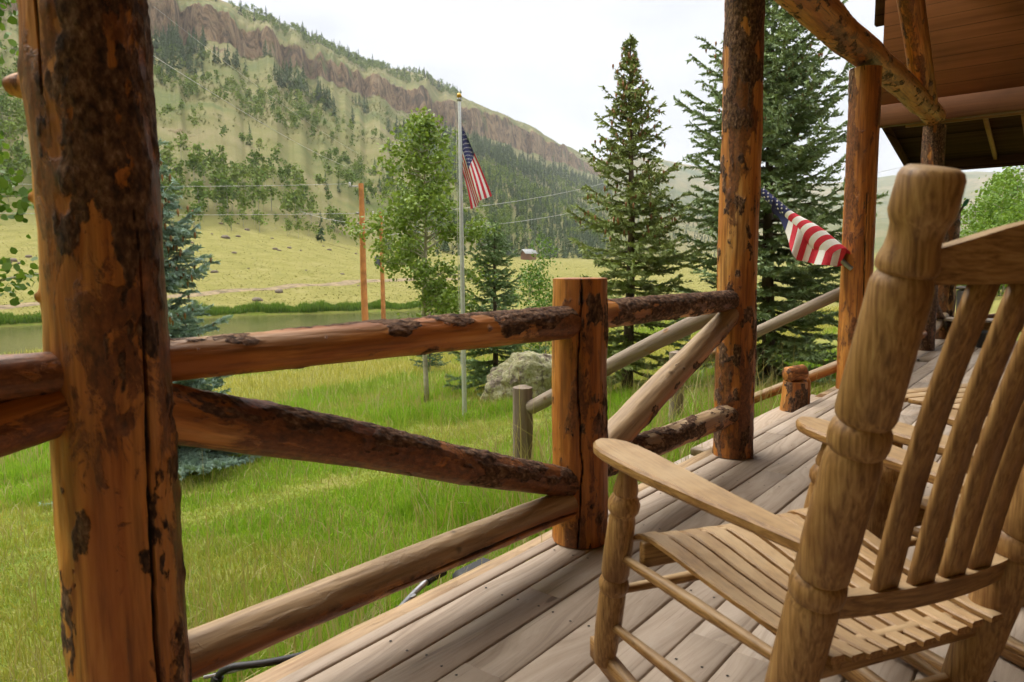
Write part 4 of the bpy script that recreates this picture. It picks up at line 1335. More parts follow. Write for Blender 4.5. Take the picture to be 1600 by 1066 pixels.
# ================================================================== DECK
XR = 1.35                                      # house wall side of the deck
Y0, Y1 = -2.2, 11.15
mb = MB(); nails = MB()
rg = np.random.default_rng(5)
xg = XD
bi = 0
joists = np.arange(-2.0, 11.1, .405)
widths = [.055] + [.135] * 21
for wd in widths:
    x0, x1 = xg, xg + wd - .006
    cuts = [Y0] + sorted(rg.uniform(.4, 10, 3).round(2).tolist() if bi != 1 else [1.19, 5.6]) + [Y1]
    for a, b_ in zip(cuts[:-1], cuts[1:]):
        if b_ - a < .3: continue
        bi += 1
        nseg = max(2, int((b_ - a) / .4))
        ys = np.linspace(a + .002, b_ - .002, nseg + 1)
        dz = rg.uniform(-.0015, .0015)
        bow = (vnoise(P3(ys * .8, bi, 0), 3) - .5) * .004
        e = .004
        prof = [(x0, -.04), (x0, -e), (x0 + e, 0), (x1 - e, 0), (x1, -e), (x1, -.04)]
        V = np.array([[px_, y_, pz_ + dz + w_] for y_, w_ in zip(ys, bow) for px_, pz_ in prof])
        i = np.arange(nseg)[:, None] * 6; j = np.arange(5)[None]
        Fq = np.stack([i + j, i + 6 + j, i + 7 + j, i + j + 1], -1).reshape(-1, 4)[:, ::-1]
        caps = np.array([[5, 4, 3, 2, 1, 0], [nseg * 6 + q for q in range(6)]])[:, ::-1]
        mb.add(V, [Fq[:, ::-1], caps], bid=bi * .37)
        if wd > .1:
            for jy in joists:
                if a + .03 < jy < b_ - .03 and jy < 7:
                    for xx in (x0 + .028, x1 - .028):
                        c = np.array([xx + rg.uniform(-.006, .006), jy + rg.uniform(-.012, .012), dz + .0022 + np.interp(jy, ys, bow)])
                        an = np.arange(7) * 2 * math.pi / 7
                        nails.add(np.concatenate([c[None] + .0042 * np.stack([np.cos(an), np.sin(an), 0 * an], -1), c[None] + [[0, 0, .0006]]]), [np.array([[q, (q + 1) % 7, 7] for q in range(7)])])
    xg += wd
deck = thing('wooden_deck', 'weathered grey brown plank deck that the rocking chairs stand on', 'deck', (XD, 3, 0))
mb.build('deck_boards', M_DECK, deck, smooth=False)
o = nails.build('nail_heads', M_NAIL, deck, smooth=False); o['kind'] = 'stuff'
jb = MB()
for jy in joists: jb.box(((XD + XR) / 2 + .05, jy, -.14), (XR - XD - .25, .04, .19))
jb.box((XR - .1, (Y0 + Y1) / 2, -.15), (.04, Y1 - Y0, .2))
jb.build('joists', simple('deck framing', (.16, .11, .07), .8), deck, smooth=False)
log('rim_log', (XD - .075, -2.2, -.115), (XD - .075, 3.95, -.115), .085, .085, 401, deck, bark=-.3, stain=.15, grey=.6, knots=14, na=48, step=.03)
log('rim_log', (XD - .075, 6.05, -.115), (XD - .075, 11.1, -.115), .085, .085, 402, deck, bark=-.3, stain=.15, grey=.6, knots=10, na=40, step=.04)
for k, y_ in enumerate((-1.5, 1.2, 3.6, 6.3, 9, 11)):
    log('footing_post', (XD - .02, y_, gz(XD, y_) - .1), (XD - .02, y_, -.19), .07, .07, 410 + k, deck, na=24, step=.05)

# ================================================================== LOG POSTS AND RAILS
XP = -1.45


def nearbark(zf, nw):
    # bark clings to the upper right half of the thick post; the rest is peeled
    side = nw @ np.array([RH[0], RH[1], 0]) + .05
    return -.30 + .42 * sst(.30, .46, zf) * np.clip(side * 2.2 + .3, -.6, 1) + .1 * sst(.42, .6, zf)


vl = -RH                                      # towards the left of the view
log('log_post', (XP, .552, 0), (XP, .552, 2.56), .109, .097, 11, None, bark=.42, barkfn=nearbark, stain=.36, knots=16, na=220, step=.0055, wob=.012,
    crack=[((.99, .10, 0), -.1, .50, .0055, .012), ((.35, -.93, 0), .45, .95, .004, .006)],
    stub=[((vl[0] * .96 + .2 * FH[0], vl[1] * .96 + .2 * -FH[1], 0), 1.385, .030, .036), ((vl[0], vl[1], 0), 1.46, .012, .012), ((-.5, -.87, 0), 1.18, .012, .008), ((-.35, -.94, 0), 1.0, .012, .008)])
tag(bpy.data.objects['log_post'], 'thickest log post, nearest at the left, bark peeling from its upper half', 'log post')


def post(y, r0, r1, top, seed, label, **kw):
    o = log('log_post', (XP, y, .002), (XP, y, top), r0, r1, seed, None, **kw)
    return tag(o, label, 'log post')


post(2.185, .106, .100, .997, 12, 'short railing post with a sawn top and a long vertical crack', bark=.16, stain=.50, knots=9, na=160, step=.007, barkside=(.3, .9, 0), bias=.22,
     crack=[((.52, -.85, 0), -.3, 1.3, .0035, .010)])
post(3.70, .106, .098, 2.56, 13, 'tall roof post at the near side of the stair opening, mottled with bark', bark=.16, stain=.40, knots=14, na=120, step=.009, barkfn=lambda zf, nw: .5 * sst(.55, .9, zf) * (nw @ np.array([.3, -.9, 0])) + .1)
post(6.24, .122, .115, 2.56, 14, 'roof post at the far side of the stairs holding the porch flag', bark=-.12, stain=.33, knots=9, na=96, step=.012, crack=[((.6, -.8, 0), .05, .7, .006, .012)],
     barkfn=lambda zf, nw: .8 * sst(.85, .98, zf) * np.clip(-nw[..., 0], 0, 1))
post(9.50, .118, .115, 2.58, 15, 'bark covered roof post under the end of the log beam', bark=.75, stain=.5, knots=6, na=64, step=.016)
post(11.02, .12, .115, 2.1, 16, 'dark roof post at the far corner of the deck with a stick tied to it', bark=.45, stain=.6, knots=6, na=56, step=.02)


def railing(label, pos, logs):
    t_ = thing('log_railing', label, 'log railing', pos)
    for (nm, p0, p1, r0, r1, seed, kw) in logs:
        log(nm, p0, p1, r0, r1, seed, t_, **kw)
    return t_


UPV = (0, 0, 1)
DWN = (-.2, 0, -1)
railing('railing section between the thickest post and the short cracked post', (XP, 1.37, 0), [
    ('top_rail', (XP, .60, .862), (XP, 2.14, .838), .042, .060, 31, dict(bark=.34, barkside=(-.3, 0, 1), bias=.55, stain=.50, grey=.35, na=130, step=.006, knots=7, barkfn=lambda zf, nw: -.5 + .65 * sst(.2, .55, zf), round_end=.02)),
    ('diagonal_brace', (XP + .01, .60, .775), (XP, 2.13, .232), .062, .052, 32, dict(bark=.34, barkside=(0, 0, 1), bias=.35, stain=.55, na=130, step=.006, knots=9, wob=.02, round_end=.03, barkfn=lambda zf, nw: -.25 * (1 - sst(.15, .4, zf)))),
    ('bottom_rail', (XP, .60, .222), (XP, 2.12, .160), .050, .055, 33, dict(bark=-.25, stain=.30, barkside=(0, 0, -1), bias=.2, grey=.85, na=120, step=.007, knots=9, round_end=.03, crack=[((.92, 0, -.35), .35, 1.1, .006, .012)])),
])
railing('railing section between the short cracked post and the mottled tall post', (XP, 2.95, 0), [
    ('top_rail', (XP, 2.24, .853), (XP, 3.66, .852), .054, .052, 34, dict(bark=.68, stain=.5, barkside=(0, 0, .4), na=96, step=.008, knots=5, barkfn=lambda zf, nw: -.5 * (1 - sst(.02, .12, zf)))),
    ('diagonal_brace', (XP, 2.24, .275), (XP, 3.64, .785), .068, .053, 35, dict(bark=.10, stain=.3, barkside=(.3, 0, -1), bias=.45, grey=.8, greyside=(0, -.5, .9), na=90, step=.009, knots=7)),
    ('bottom_rail', (XP, 2.27, .262), (XP, 3.62, .236), .058, .056, 36, dict(bark=.58, stain=.45, grey=.6, na=96, step=.008, knots=6)),
])
railing('railing section running off to the left of the thickest post', (XP, -.2, 0), [
    ('top_rail', (XP, -1.2, .868), (XP, .50, .860), .046, .040, 37, dict(bark=-.1, stain=.6, na=100, step=.01, knots=8, grey=.2)),
    ('diagonal_brace', (XP, -1.2, .48), (XP, .50, .800), .050, .047, 38, dict(bark=.05, stain=.55, na=100, step=.01, knots=8, grey=.2)),
])
railing('railing section at the far end of the deck beside the roof post', (XP, 7.8, 0), [
    ('top_rail', (XP, 6.3, .85), (XP, 9.45, .85), .052, .05, 39, dict(bark=.3, stain=.4, na=36, step=.03)),
    ('diagonal_brace', (XP, 6.3, .25), (XP, 9.45, .80), .055, .05, 40, dict(bark=.3, stain=.4, na=36, step=.03)),
    ('bottom_rail', (XP, 6.3, .2), (XP, 9.45, .2), .055, .055, 41, dict(bark=.3, stain=.4, na=36, step=.03)),
])
railing('railing with crossed dark braces in the last bay before the corner post', (XP, 10.2, 0), [
    ('top_rail', (XP, 9.55, .85), (XP, 10.98, .85), .05, .05, 42, dict(bark=.4, stain=.5, na=32, step=.03)),
    ('diagonal_brace', (XP, 9.55, .72), (XP, 10.98, .15), .06, .055, 43, dict(bark=.8, stain=.6, na=32, step=.02)),
    ('bottom_rail', (XP + .02, 9.55, .14), (XP + .02, 10.98, .32), .05, .05, 44, dict(bark=-.2, stain=.2, grey=.8, na=32, step=.02)),
])
railing('railing across the far end of the deck behind the pale bench', (-.3, 11.05, 0), [
    ('top_rail', (XP, 11.04, .80), (XR, 11.04, .78), .05, .05, 45, dict(bark=.2, stain=.5, na=32, step=.03)),
    ('diagonal_brace', (-1.35, 11.04, .22), (XR, 11.04, .74), .05, .05, 46, dict(bark=.4, stain=.5, na=32, step=.03)),
    ('bottom_rail', (XP, 11.04, .20), (XR, 11.04, .20), .05, .05, 47, dict(bark=.3, stain=.5, na=32, step=.03)),
])
tag(log('log_beam', (XP, -2.4, 2.70), (XP, 9.42, 2.68), .135, .115, 48, None, bark=.10, stain=.30, barkside=(0, 0, -1), bias=.12, knots=30, na=80, step=.014, wob=.05), 'long log beam lying on top of the roof posts', 'log beam')

# ================================================================== STAIRS
st = thing('wooden_stairs', 'wooden stairs going down from the deck to the lawn', 'stairs', (-2.2, 5.05, -.3))
for k, (x_, z_) in enumerate(((-1.675, -.085), (-1.91, -.27), (-2.15, -.44))):
    b_ = MB(); b_.box((x_, 5.02, z_), (.235, 2.24, .045), bev=.006, bid=93.5 + k * .2); b_.build('tread', M_DECK, st, smooth=False)
for y_ in (3.93, 6.12):
    b_ = MB(); Mx = Matrix.Rotation(-math.atan2(.355, .475), 4, 'Y'); b_.box((-1.95, y_, -.40), (.85, .045, .18), Mx, bid=99); b_.build('stringer', M_DECK, st, smooth=False)
for y_, s_, lab in ((3.85, 0, 'near grey log handrail of the stairs, its newel left of the short cracked post'), (6.27, 10, 'far grey log handrail of the stairs, running up to the flag post')):
    t_ = thing('stair_railing', lab, 'stair railing', (-3.04, y_, gz(-3.04, y_)))
    log('newel_post', (-3.04, y_, gz(-3.04, y_) - .12), (-3.04, y_, .20), .074, .070, 60 + s_, t_, mat=M_GREYLOG, bark=-.5, stain=.05, knots=4, na=64, step=.012, round_end=.008)
    log('handrail', (-2.98, y_, .045), (-1.53, y_ - .0, .815), .050, .048, 61 + s_, t_, mat=M_GREYLOG, bark=-.4, stain=.35, knots=7, na=64, step=.012, round_end=.02)
    log('lower_rail', (-2.98, y_, -.53), (-1.53, y_, .20), .046, .046, 62 + s_, t_, mat=M_GREYLOG if s_ == 0 else None, bark=-.4, stain=.35, grey=.7, knots=6, na=48, step=.016, round_end=.02)

# carved stump at the head of the stairs
t_ = thing('log_stump', 'short chunky log stump with a block on top at the deck edge by the stairs', 'log stump', (-1.66, 5.42, -.3))
log('stump_body', (-1.665, 5.38, -.30), (-1.65, 5.40, .155), .105, .085, 70, t_, bark=.35, barkside=(.7, -.5, 0), bias=.35, stain=.2, knots=3, na=80, step=.008)
log('stump_block', (-1.70, 5.33, .205), (-1.60, 5.47, .225), .062, .06, 71, t_, bark=.15, stain=.6, knots=2, na=56, step=.008, round_end=.02)
log('side_lobe', (-1.64, 5.55, -.28), (-1.63, 5.57, .17), .058, .045, 72, t_, bark=.15, stain=.35, knots=2, na=48, step=.008, round_end=.04)

# ================================================================== CABIN ROOF AND GABLE END
M_ORANGE = make_roofmat('orange stained siding', (.155, .052, .015), (.25, .09, .028))
M_BEAMW = make_roofmat('brown stained beam', (.095, .036, .012), (.16, .064, .024), boards=.3)
M_DARKW = make_roofmat('dark stained soffit boards', (.045, .022, .012), (.085, .042, .02), boards=3, spec=0.0)
M_BATTEN = make_roofmat('pale battens', (.22, .10, .035), (.33, .16, .06), boards=.3)
cab = thing('log_cabin', 'brown stained cabin with its roof and gable end above the far end of the deck', 'cabin', (1.4, 5, 0))
b_ = MB()
b_.add([[-2.07, 9.70, 2.90], [6, 9.70, 2.90], [6, 9.70, 6.6], [-2.07, 9.70, 6.6], [-2.07, 9.78, 2.90], [6, 9.78, 2.90], [6, 9.78, 6.6], [-2.07, 9.78, 6.6]],
       [[[0, 1, 2, 3], [5, 4, 7, 6], [4, 0, 3, 7], [1, 5, 6, 2], [4, 5, 1, 0], [3, 2, 6, 7]]])
b_.build('gable_siding', M_ORANGE, cab, smooth=False)
b_ = MB(); b_.box((1.96, 9.66, 2.79), (8.08, .14, .245), bev=.006); b_.build('fascia_beam', M_BEAMW, cab, smooth=False)
b_ = MB(); b_.box((-2.13, 9.76, 4.75), (.10, .10, 1.7)); b_.build('corner_trim', M_DARKW, cab, smooth=False)
# lower porch roof beyond the fascia
ya, za, yb, zb = 9.74, 2.78, 11.75, 2.34
sl = math.atan2(zb - za, yb - ya); Ls = math.hypot(yb - ya, zb - za)
Mx = Matrix.Rotation(sl, 4, 'X')
b_ = MB(); b_.box((1.95, (ya + yb) / 2, (za + zb) / 2 + .14), (8.1, Ls + .05, .05), Mx); b_.build('porch_roof', M_DARKW, cab, smooth=False)
b_ = MB(); b_.box((1.95, yb + .02, zb + .05), (8.1, .045, .17), bev=.004); b_.build('eave_board', M_DARKW, cab, smooth=False)
b_ = MB(); b_.box((-2.09, (ya + yb) / 2, (za + zb) / 2 + .07), (.04, Ls, .15), Mx); b_.build('rake_board', M_DARKW, cab, smooth=False)
for x_ in (-1.05, -.68, -.31, .06, .43, .8):
    b_ = MB(); b_.box((x_, (ya + yb) / 2, (za + zb) / 2 + .085), (.04, Ls * .97, .06), Mx); b_.build('batten', M_BATTEN, cab, smooth=False)
b_ = MB(); b_.box((1.2, 9.80, 2.672), (6.0, .05, .04)); b_.build('ledger_strip', M_BATTEN, cab, smooth=False)
log('roof_strut', (XP, 8.86, 2.74), (XP, 6.6, 4.30), .115, .11, 80, cab, bark=.1, stain=.30, grey=.25, greyside=(-1, 0, 0), knots=9, na=64, step=.02)
# main roof high over the deck
for nm, (y0_, z0_), (y1_, z1_) in (('main_roof', (9.9, 3.95), (4.2, 7.65)), ('main_roof', (4.2, 7.65), (-6.0, 2.05))):
    b_ = MB()
    for dz in (0, .09):
        pass
    q = np.array([[-1.33, y0_, z0_], [5, y0_, z0_], [5, y1_, z1_], [-1.33, y1_, z1_]]); q2 = q + [0, 0, .1]
    b_.add(np.concatenate([q, q2]), [[[0, 1, 2, 3], [7, 6, 5, 4], [0, 4, 5, 1], [1, 5, 6, 2], [2, 6, 7, 3], [3, 7, 4, 0]]])
    b_.build(nm, M_ORANGE, cab, smooth=False)
b_ = MB(); q = [[-6.0, -.6], [9.6, -.6], [9.6, 4.1], [4.2, 7.6], [-3.0, 3.6], [-6.0, 2.0]]
b_.add([[XR + .02, a, c] for a, c in q] + [[XR + .2, a, c] for a, c in q], [[[5, 4, 3, 2, 1, 0], [6, 7, 8, 9, 10, 11]], [[k, (k + 1) % 6, 6 + (k + 1) % 6, 6 + k] for k in range(6)]])
b_.build('house_wall', make_roofmat('pale pine log wall', (.17, .085, .035), (.26, .14, .06), axis='y', boards=4), cab, smooth=False)

# stick with green line on the corner post
t_ = thing('hanging_stick', 'thin stick with a green tip and loop of line on the far corner post', 'stick', (-1.50, 10.9, 1.5))
pA_ = ony(1489, 347, 10.86); pB_ = ony(1511, 314, 10.80)
b_ = MB(); b_.tube([pA_, pB_], [.018, .012], 8); b_.build('shaft', M_BARKS, t_)
b_ = MB(); b_.lathe(pB_ + (pA_ - pB_) * .25, pB_ + (pB_ - pA_) * .06, [(0, .012), (.02, .024), (.07, .026), (.10, .012)], 10); b_.build('green_tip', simple('green cord wrap', (.02, .16, .10), .5), t_)
c_ = ony(1507, 330, 10.80); a_ = np.linspace(-.5, 4.2, 24)
b_ = MB(); b_.tube(np.stack([c_[0] + .10 * np.sin(a_) + .02, 0 * a_ + c_[1], c_[2] + .15 * np.cos(a_) - .02], -1), .003, 5); b_.build('line_loop', simple('thin cord', (.12, .10, .08), .6), t_)

# ================================================================== END OF THE DECK CLUTTER
t_ = thing('bench', 'low bench with a pale plank top at the far end of the deck', 'bench', (-.75, 10.62, 0))
b_ = MB(); b_.box((-.72, 10.55, .30), (1.30, .36, .035), bev=.006, bid=3, ax=2); b_.build('seat', M_DECK, t_, smooth=False)
for x_ in (-1.22, -.2):
    b_ = MB(); b_.box((x_, 10.55, .14), (.07, .30, .28), bev=.006, bid=4, ax=0); b_.build('leg', M_CHAIR, t_, smooth=False)
b_ = MB(); b_.box((-.72, 10.60, .22), (1.0, .05, .10), bev=.004, bid=5, ax=2); b_.build('stretcher', M_CHAIR, t_, smooth=False)
t_ = thing('storage_bin', 'grey lidded bin standing by the corner post at the far end', 'storage bin', (-1.28, 10.86, 0))
mg = simple('grey plastic', (.14, .13, .13), .5)
b_ = MB(); b_.box((-1.16, 10.86, .34), (.26, .24, .66), bev=.02); b_.build('body', mg, t_, smooth=False)
b_ = MB(); b_.box((-1.16, 10.86, .695), (.29, .27, .04), bev=.012); b_.build('lid', simple('pale grey lid', (.22, .20, .19), .5), t_, smooth=False)
t_ = thing('pot', 'small black pot on the deck near the pale bench', 'pot', (-.86, 10.15, 0))
b_ = MB(); b_.lathe((-.90, 10.15, .003), (-.90, 10.15, .2), [(0, .09), (.02, .10), (.16, .13), (.17, .14), (.195, .14), (.197, .12), (.1, .10)], 20); b_.build('bowl', M_BLACK, t_)
b_ = MB(); b_.tube([(-.90 + .145 * math.cos(q), 10.15, .19 + .13 * math.sin(q)) for q in np.linspace(0, math.pi, 12)], .006, 6); b_.build('handle', M_BLACK, t_)

# ================================================================== ROCKING CHAIR (local: x right, y facing, z up)
REARS = lambda z: (-.215 - (z - .328) * .271)          # leaning line of the rear posts


def make_chair(label):
    t_ = thing('rocking_chair', label, 'rocking chair', (0, 0, 0))
    bid = [0.0]

    def nb(): bid[0] += 1.0; return bid[0]
    # rear posts
    for s_ in (-1, 1):
        top = np.array([s_ * .25, REARS(1.168), 1.168]); bot = np.array([s_ * .235, REARS(.05), .05])
        prof = [(0, .010), (.001, .030), (.006, .037), (.014, .0405), (.060, .0415), (.068, .039), (.078, .0345), (.096, .0335), (.112, .0355), (.124, .0395), (.132, .0405), (.139, .0395), (.144, .0340), (.152, .0385), (.162, .0415),
                (.25, .0425), (.355, .0435), (.366, .041), (.372, .0365), (.380, .0420), (.392, .0445), (.405, .0445), (.415, .0425), (.421, .0375), (.430, .0405), (.445, .0425), (.60, .0435), (.645, .0425), (.652, .037), (.660, .0435), (.675, .045), (.690, .0435), (.697, .0375), (.708, .0425), (.9, .0415), (1.0, .038), (1.10, .034), (1.15, .031)]
        b_ = MB(); b_.lathe(top, bot, prof, 40, bid=nb(), ax=0); b_.build('rear_post', M_CHAIR, t_)
    # front legs
    for s_ in (-1, 1):
        top = np.array([s_ * .298, .243, .585]); bot = np.array([s_ * .300, .355, .045])
        prof = [(0, .020), (.03, .0235), (.055, .029), (.062, .0285), (.066, .026), (.075, .0315), (.090, .0375), (.105, .0365), (.116, .030), (.122, .0285), (.130, .031), (.20, .0335), (.275, .0335), (.283, .031), (.288, .029), (.296, .034), (.308, .0365), (.322, .034), (.328, .030), (.336, .032), (.43, .0325), (.50, .029), (.535, .025)]
        b_ = MB(); b_.lathe(top, bot, prof, 36, bid=nb(), ax=0); b_.build('front_leg', M_CHAIR, t_)
    # arms: shaped boards
    for s_ in (-1, 1):
        ys = np.array([-.305, -.25, -.15, -.05, .05, .14, .22, .28, .32, .345, .358])
        outer = np.array([.020, .024, .030, .038, .047, .054, .057, .055, .048, .034, .012]); inner = np.array([-.020, -.024, -.031, -.038, -.044, -.049, -.052, -.050, -.042, -.026, -.004])
        cxs = np.interp(ys, [-.305, .36], [.252, .302])
        zt = np.interp(ys, [-.305, -.1, .15, .36], [.600, .604, .615, .628])
        V = []
        th_ = .026; e = .006
        for y_, o_, i_, c_, z_ in zip(ys, outer, inner, cxs, zt):
            xo, xi = c_ + o_, c_ + i_
            V += [[s_ * xi, y_, z_ - th_ + e], [s_ * xi, y_, z_ - e], [s_ * (xi + e * .9), y_, z_], [s_ * (xo - e * .9), y_, z_], [s_ * xo, y_, z_ - e], [s_ * xo, y_, z_ - th_ + e], [s_ * (xo - e * .9), y_, z_ - th_], [s_ * (xi + e * .9), y_, z_ - th_]]
        n_ = len(ys); i = np.arange(n_ - 1)[:, None] * 8; j = np.arange(8)[None]; k = (j + 1) % 8
        Fq = np.stack([i + j, i + 8 + j, i + 8 + k, i + k], -1).reshape(-1, 4)
        caps = np.array([list(range(8)), [(n_ - 1) * 8 + 7 - q for q in range(8)]])
        if s_ < 0: Fq = Fq[:, ::-1]; caps = caps[:, ::-1]
        b_ = MB(); b_.add(V, [Fq[:, ::-1], caps], bid=nb(), ax=1); b_.build('armrest', M_CHAIR, t_)
    # seat slats
    ns = 10
    ys = np.array([.262, .25, .23, .19, .12, .04, -.05, -.14, -.22, -.268])
    zs = np.array([.415, .425, .433, .436, .427, .413, .400, .391, .388, .390])
    hw = np.interp(ys, [-.268, .262], [.212, .283])
    for q in range(ns):
        f0 = -1 + 2 * q / ns; f1 = -1 + 2 * (q + 1) / ns
        V = []; jit = rg.uniform(-.004, .004)
        for y_, z_, h_ in zip(ys, zs, hw):
            xa, xb = f0 * h_ + .006, f1 * h_ - .006
            z_ = z_ - .016 * (1 - ((f0 + f1) / 2) ** 2)
            tz = .013; e = .0035
            V += [[xa, y_ + jit, z_ - tz], [xa, y_ + jit, z_ - e], [xa + e, y_ + jit, z_], [xb - e, y_ + jit, z_], [xb, y_ + jit, z_ - e], [xb, y_ + jit, z_ - tz]]
        n_ = len(ys); i = np.arange(n_ - 1)[:, None] * 6; j = np.arange(6)[None]; k = (j + 1) % 6
        Fq = np.stack([i + j, i + k, i + 6 + k, i + 6 + j], -1).reshape(-1, 4)[:, ::-1]
        caps = np.array([list(range(6)), [(n_ - 1) * 6 + 5 - w_ for w_ in range(6)]])
        b_ = MB(); b_.add(V, [Fq[:, ::-1] if True else Fq, caps], bid=nb(), ax=1); b_.build('seat_slat', M_CHAIR, t_)
    # seat rails
    b_ = MB(); b_.box((0, .215, .388), (.56, .022, .06), bev=.004, bid=nb(), ax=2); b_.build('front_seat_rail', M_CHAIR, t_, smooth=False)
    b_ = MB(); b_.box((0, -.215, .345), (.44, .024, .055), bev=.004, bid=nb(), ax=2); b_.build('rear_seat_rail', M_CHAIR, t_, smooth=False)
    for s_ in (-1, 1):
        b_ = MB()
        P = np.array([[s_ * .205, .23, .397], [s_ * .19, .06, .375], [s_ * .175, -.12, .355], [s_ * .165, -.24, .353]])
        for a, c in zip(P[:-1], P[1:]):
            d = c - a; M3 = Vector(d).to_track_quat('Y', 'Z').to_matrix().to_4x4()
            b_.box((a + c) / 2, (.022, np.linalg.norm(d) + .004, .030), M3, bev=.003, bid=nb(), ax=1)
        b_.build('side_seat_rail', M_CHAIR, t_, smooth=False)
    # stretchers
    def rod(nm, a, c, r_=.0125, ax=1):
        b_ = MB(); a = np.array(a); c = np.array(c); L = np.linalg.norm(c - a)
        b_.lathe(a, c, [(0, r_ * .8), (L * .12, r_ * .92), (L * .5, r_ * 1.18), (L * .88, r_ * .92), (L, r_ * .8)], 16, bid=nb(), ax=ax); b_.build(nm, M_CHAIR, t_)
    for s_ in (-1, 1):
        rod('side_stretcher', (s_ * .297, .285, .362), (s_ * .245, -.225, .352))
        rod('side_stretcher', (s_ * .300, .325, .175), (s_ * .240, -.165, .165))
    rod('front_stretcher', (-.298, .305, .265), (.298, .305, .265), .0125, 2)
    rod('rear_stretcher', (-.238, -.17, .20), (.238, -.17, .20), .0125, 2)
    # back: bowed lower rail, slats, arched crest
    def bow(x): return -.030 * (1 - (x / .235) ** 2)

    def curved(nm, z0f, z1f, th_, xs):
        V = []
        for x_ in xs:
            z0, z1 = z0f(x_), z1f(x_)
            for (zz, off) in ((z0, -th_ / 2), (z1, -th_ / 2), (z1, th_ / 2), (z0, th_ / 2)):
                V.append([x_, REARS(zz) + bow(x_) + off + .004, zz])
        n_ = len(xs); i = np.arange(n_ - 1)[:, None] * 4; j = np.arange(4)[None]; k = (j + 1) % 4
        Fq = np.stack([i + j, i + k, i + 4 + k, i + 4 + j], -1).reshape(-1, 4)
        b_ = MB(); b_.add(V, [Fq[:, ::-1], [[0, 1, 2, 3]], [[(n_ - 1) * 4 + q for q in (3, 2, 1, 0)]]], bid=nb(), ax=2); o = b_.build(nm, M_CHAIR, t_)
        sharp(o.data, 30); return o
    xs = np.linspace(-.228, .228, 25)
    curved('lower_back_rail', lambda x: .452, lambda x: .497, .026, xs)
    curved('crest_rail', lambda x: 1.012, lambda x: 1.058 + .048 * math.cos(x / .236 * math.pi / 2) ** 1.3 + .0, .026, xs)
    for x_ in (-.110, -.033, .043, .118):
        V = []
        for zz in np.linspace(.485, 1.025, 12):
            w_ = .0245; y_ = REARS(zz) + bow(x_) + .004 + .012 * math.sin((zz - .485) / .54 * math.pi)
            tq = .0075
            V += [[x_ - w_, y_ - tq, zz], [x_ + w_, y_ - tq, zz], [x_ + w_, y_ + tq, zz], [x_ - w_, y_ + tq, zz]]
        i = np.arange(11)[:, None] * 4; j = np.arange(4)[None]; k = (j + 1) % 4
        Fq = np.stack([i + j, i + k, i + 4 + k, i + 4 + j], -1).reshape(-1, 4)
        b_ = MB(); b_.add(V, [Fq, [[3, 2, 1, 0]], [[44, 45, 46, 47]]], bid=nb(), ax=0); b_.build('back_slat', M_CHAIR, t_, smooth=False)
    # rockers
    for s_ in (-1, 1):
        V = []
        yy = np.linspace(-.52, .405, 22)
        for y_ in yy:
            zc = .004 + .20 * (y_ - .03) ** 2 * 1.6
            xx = s_ * np.interp(y_, [-.5, .46], [.232, .302])
            V += [[xx - .013, y_, zc], [xx + .013, y_, zc], [xx + .013, y_, zc + .052], [xx - .013, y_, zc + .052]]
        i = np.arange(21)[:, None] * 4; j = np.arange(4)[None]; k = (j + 1) % 4
        Fq = np.stack([i + j, i + k, i + 4 + k, i + 4 + j], -1).reshape(-1, 4)
        b_ = MB(); b_.add(V, [Fq[:, ::-1], [[0, 1, 2, 3]], [[84 + 3, 84 + 2, 85, 84]]], bid=nb(), ax=1); b_.build('rocker', M_CHAIR, t_, smooth=False)
    return t_


CA = math.radians(150)
cf = np.array([math.cos(CA), math.sin(CA), 0]); cr = np.array([math.sin(CA), -math.cos(CA), 0])
chair = make_chair('nearest wooden rocking chair, its slatted back cut by the right edge of the view')
O1 = np.array([-.42, 1.51, .004])
# children hold world matrices relative to an identity root, so moving the root carries them
rz = math.atan2(cf[1], cf[0]) - math.pi / 2
M_ = Matrix.Translation(Vector(O1)) @ Matrix.Rotation(rz, 4, 'Z')
chair.matrix_basis = M_
tip2 = onz(1332, 670, .605); O2 = tip2 + .35 * cr - .33 * cf
tip3 = onz(1438, 655, .605); O3 = tip3 + .305 * cr - .35 * cf
print('chairs', O2, O3)
dup(chair, (O2[0], O2[1], .004), rz, 'second wooden rocking chair, seen behind the slats of the nearest one')
dup(chair, (O3[0] + .05, O3[1], .004), rz - .1, 'farthest rocking chair, glimpsed between the back slats at the right edge')
# small slatted table
T3 = onz(1432, 628, .46)
t_ = thing('side_table', 'small slatted wooden side table with drilled holes in its front board', 'side table', (T3[0], T3[1], 0))
print('table', T3)
Mx = Matrix.Rotation(rz, 4, 'Z')
for q in range(5):
    p_ = T3 + cr * (.30) + cf * (-.16 + .08 * q); b_ = MB(); b_.box((p_[0], p_[1], .46), (.62, .07, .02), Mx, bev=.003, bid=70 + q, ax=2); b_.build('slat', M_CHAIR, t_, smooth=False)
p_ = T3 + cr * .30 - cf * .215
b_ = MB(); b_.box((p_[0], p_[1], .432), (.62, .022, .075), Mx, bev=.003, bid=77, ax=2); b_.build('front_board', M_CHAIR, t_, smooth=False)
for q in range(3):
    p2 = p_ + cr * (-.2 + .1 * q) - cf * .0125
    b_ = MB(); b_.lathe((p2[0], p2[1], .432), p2 * [1, 1, 0] + [0, 0, .432] - cf * .0015, [(0, .02), (.0015, .02)], 14); b_.build('hole', M_BLACK, t_, smooth=False)
for a, c in ((.02, -.19), (.58, -.19), (.02, .15), (.58, .15)):
    p2 = T3 + cr * a + cf * c; b_ = MB(); b_.box((p2[0], p2[1], .225), (.04, .04, .445), Mx, bev=.004, bid=80, ax=0); b_.build('leg', M_CHAIR, t_, smooth=False)

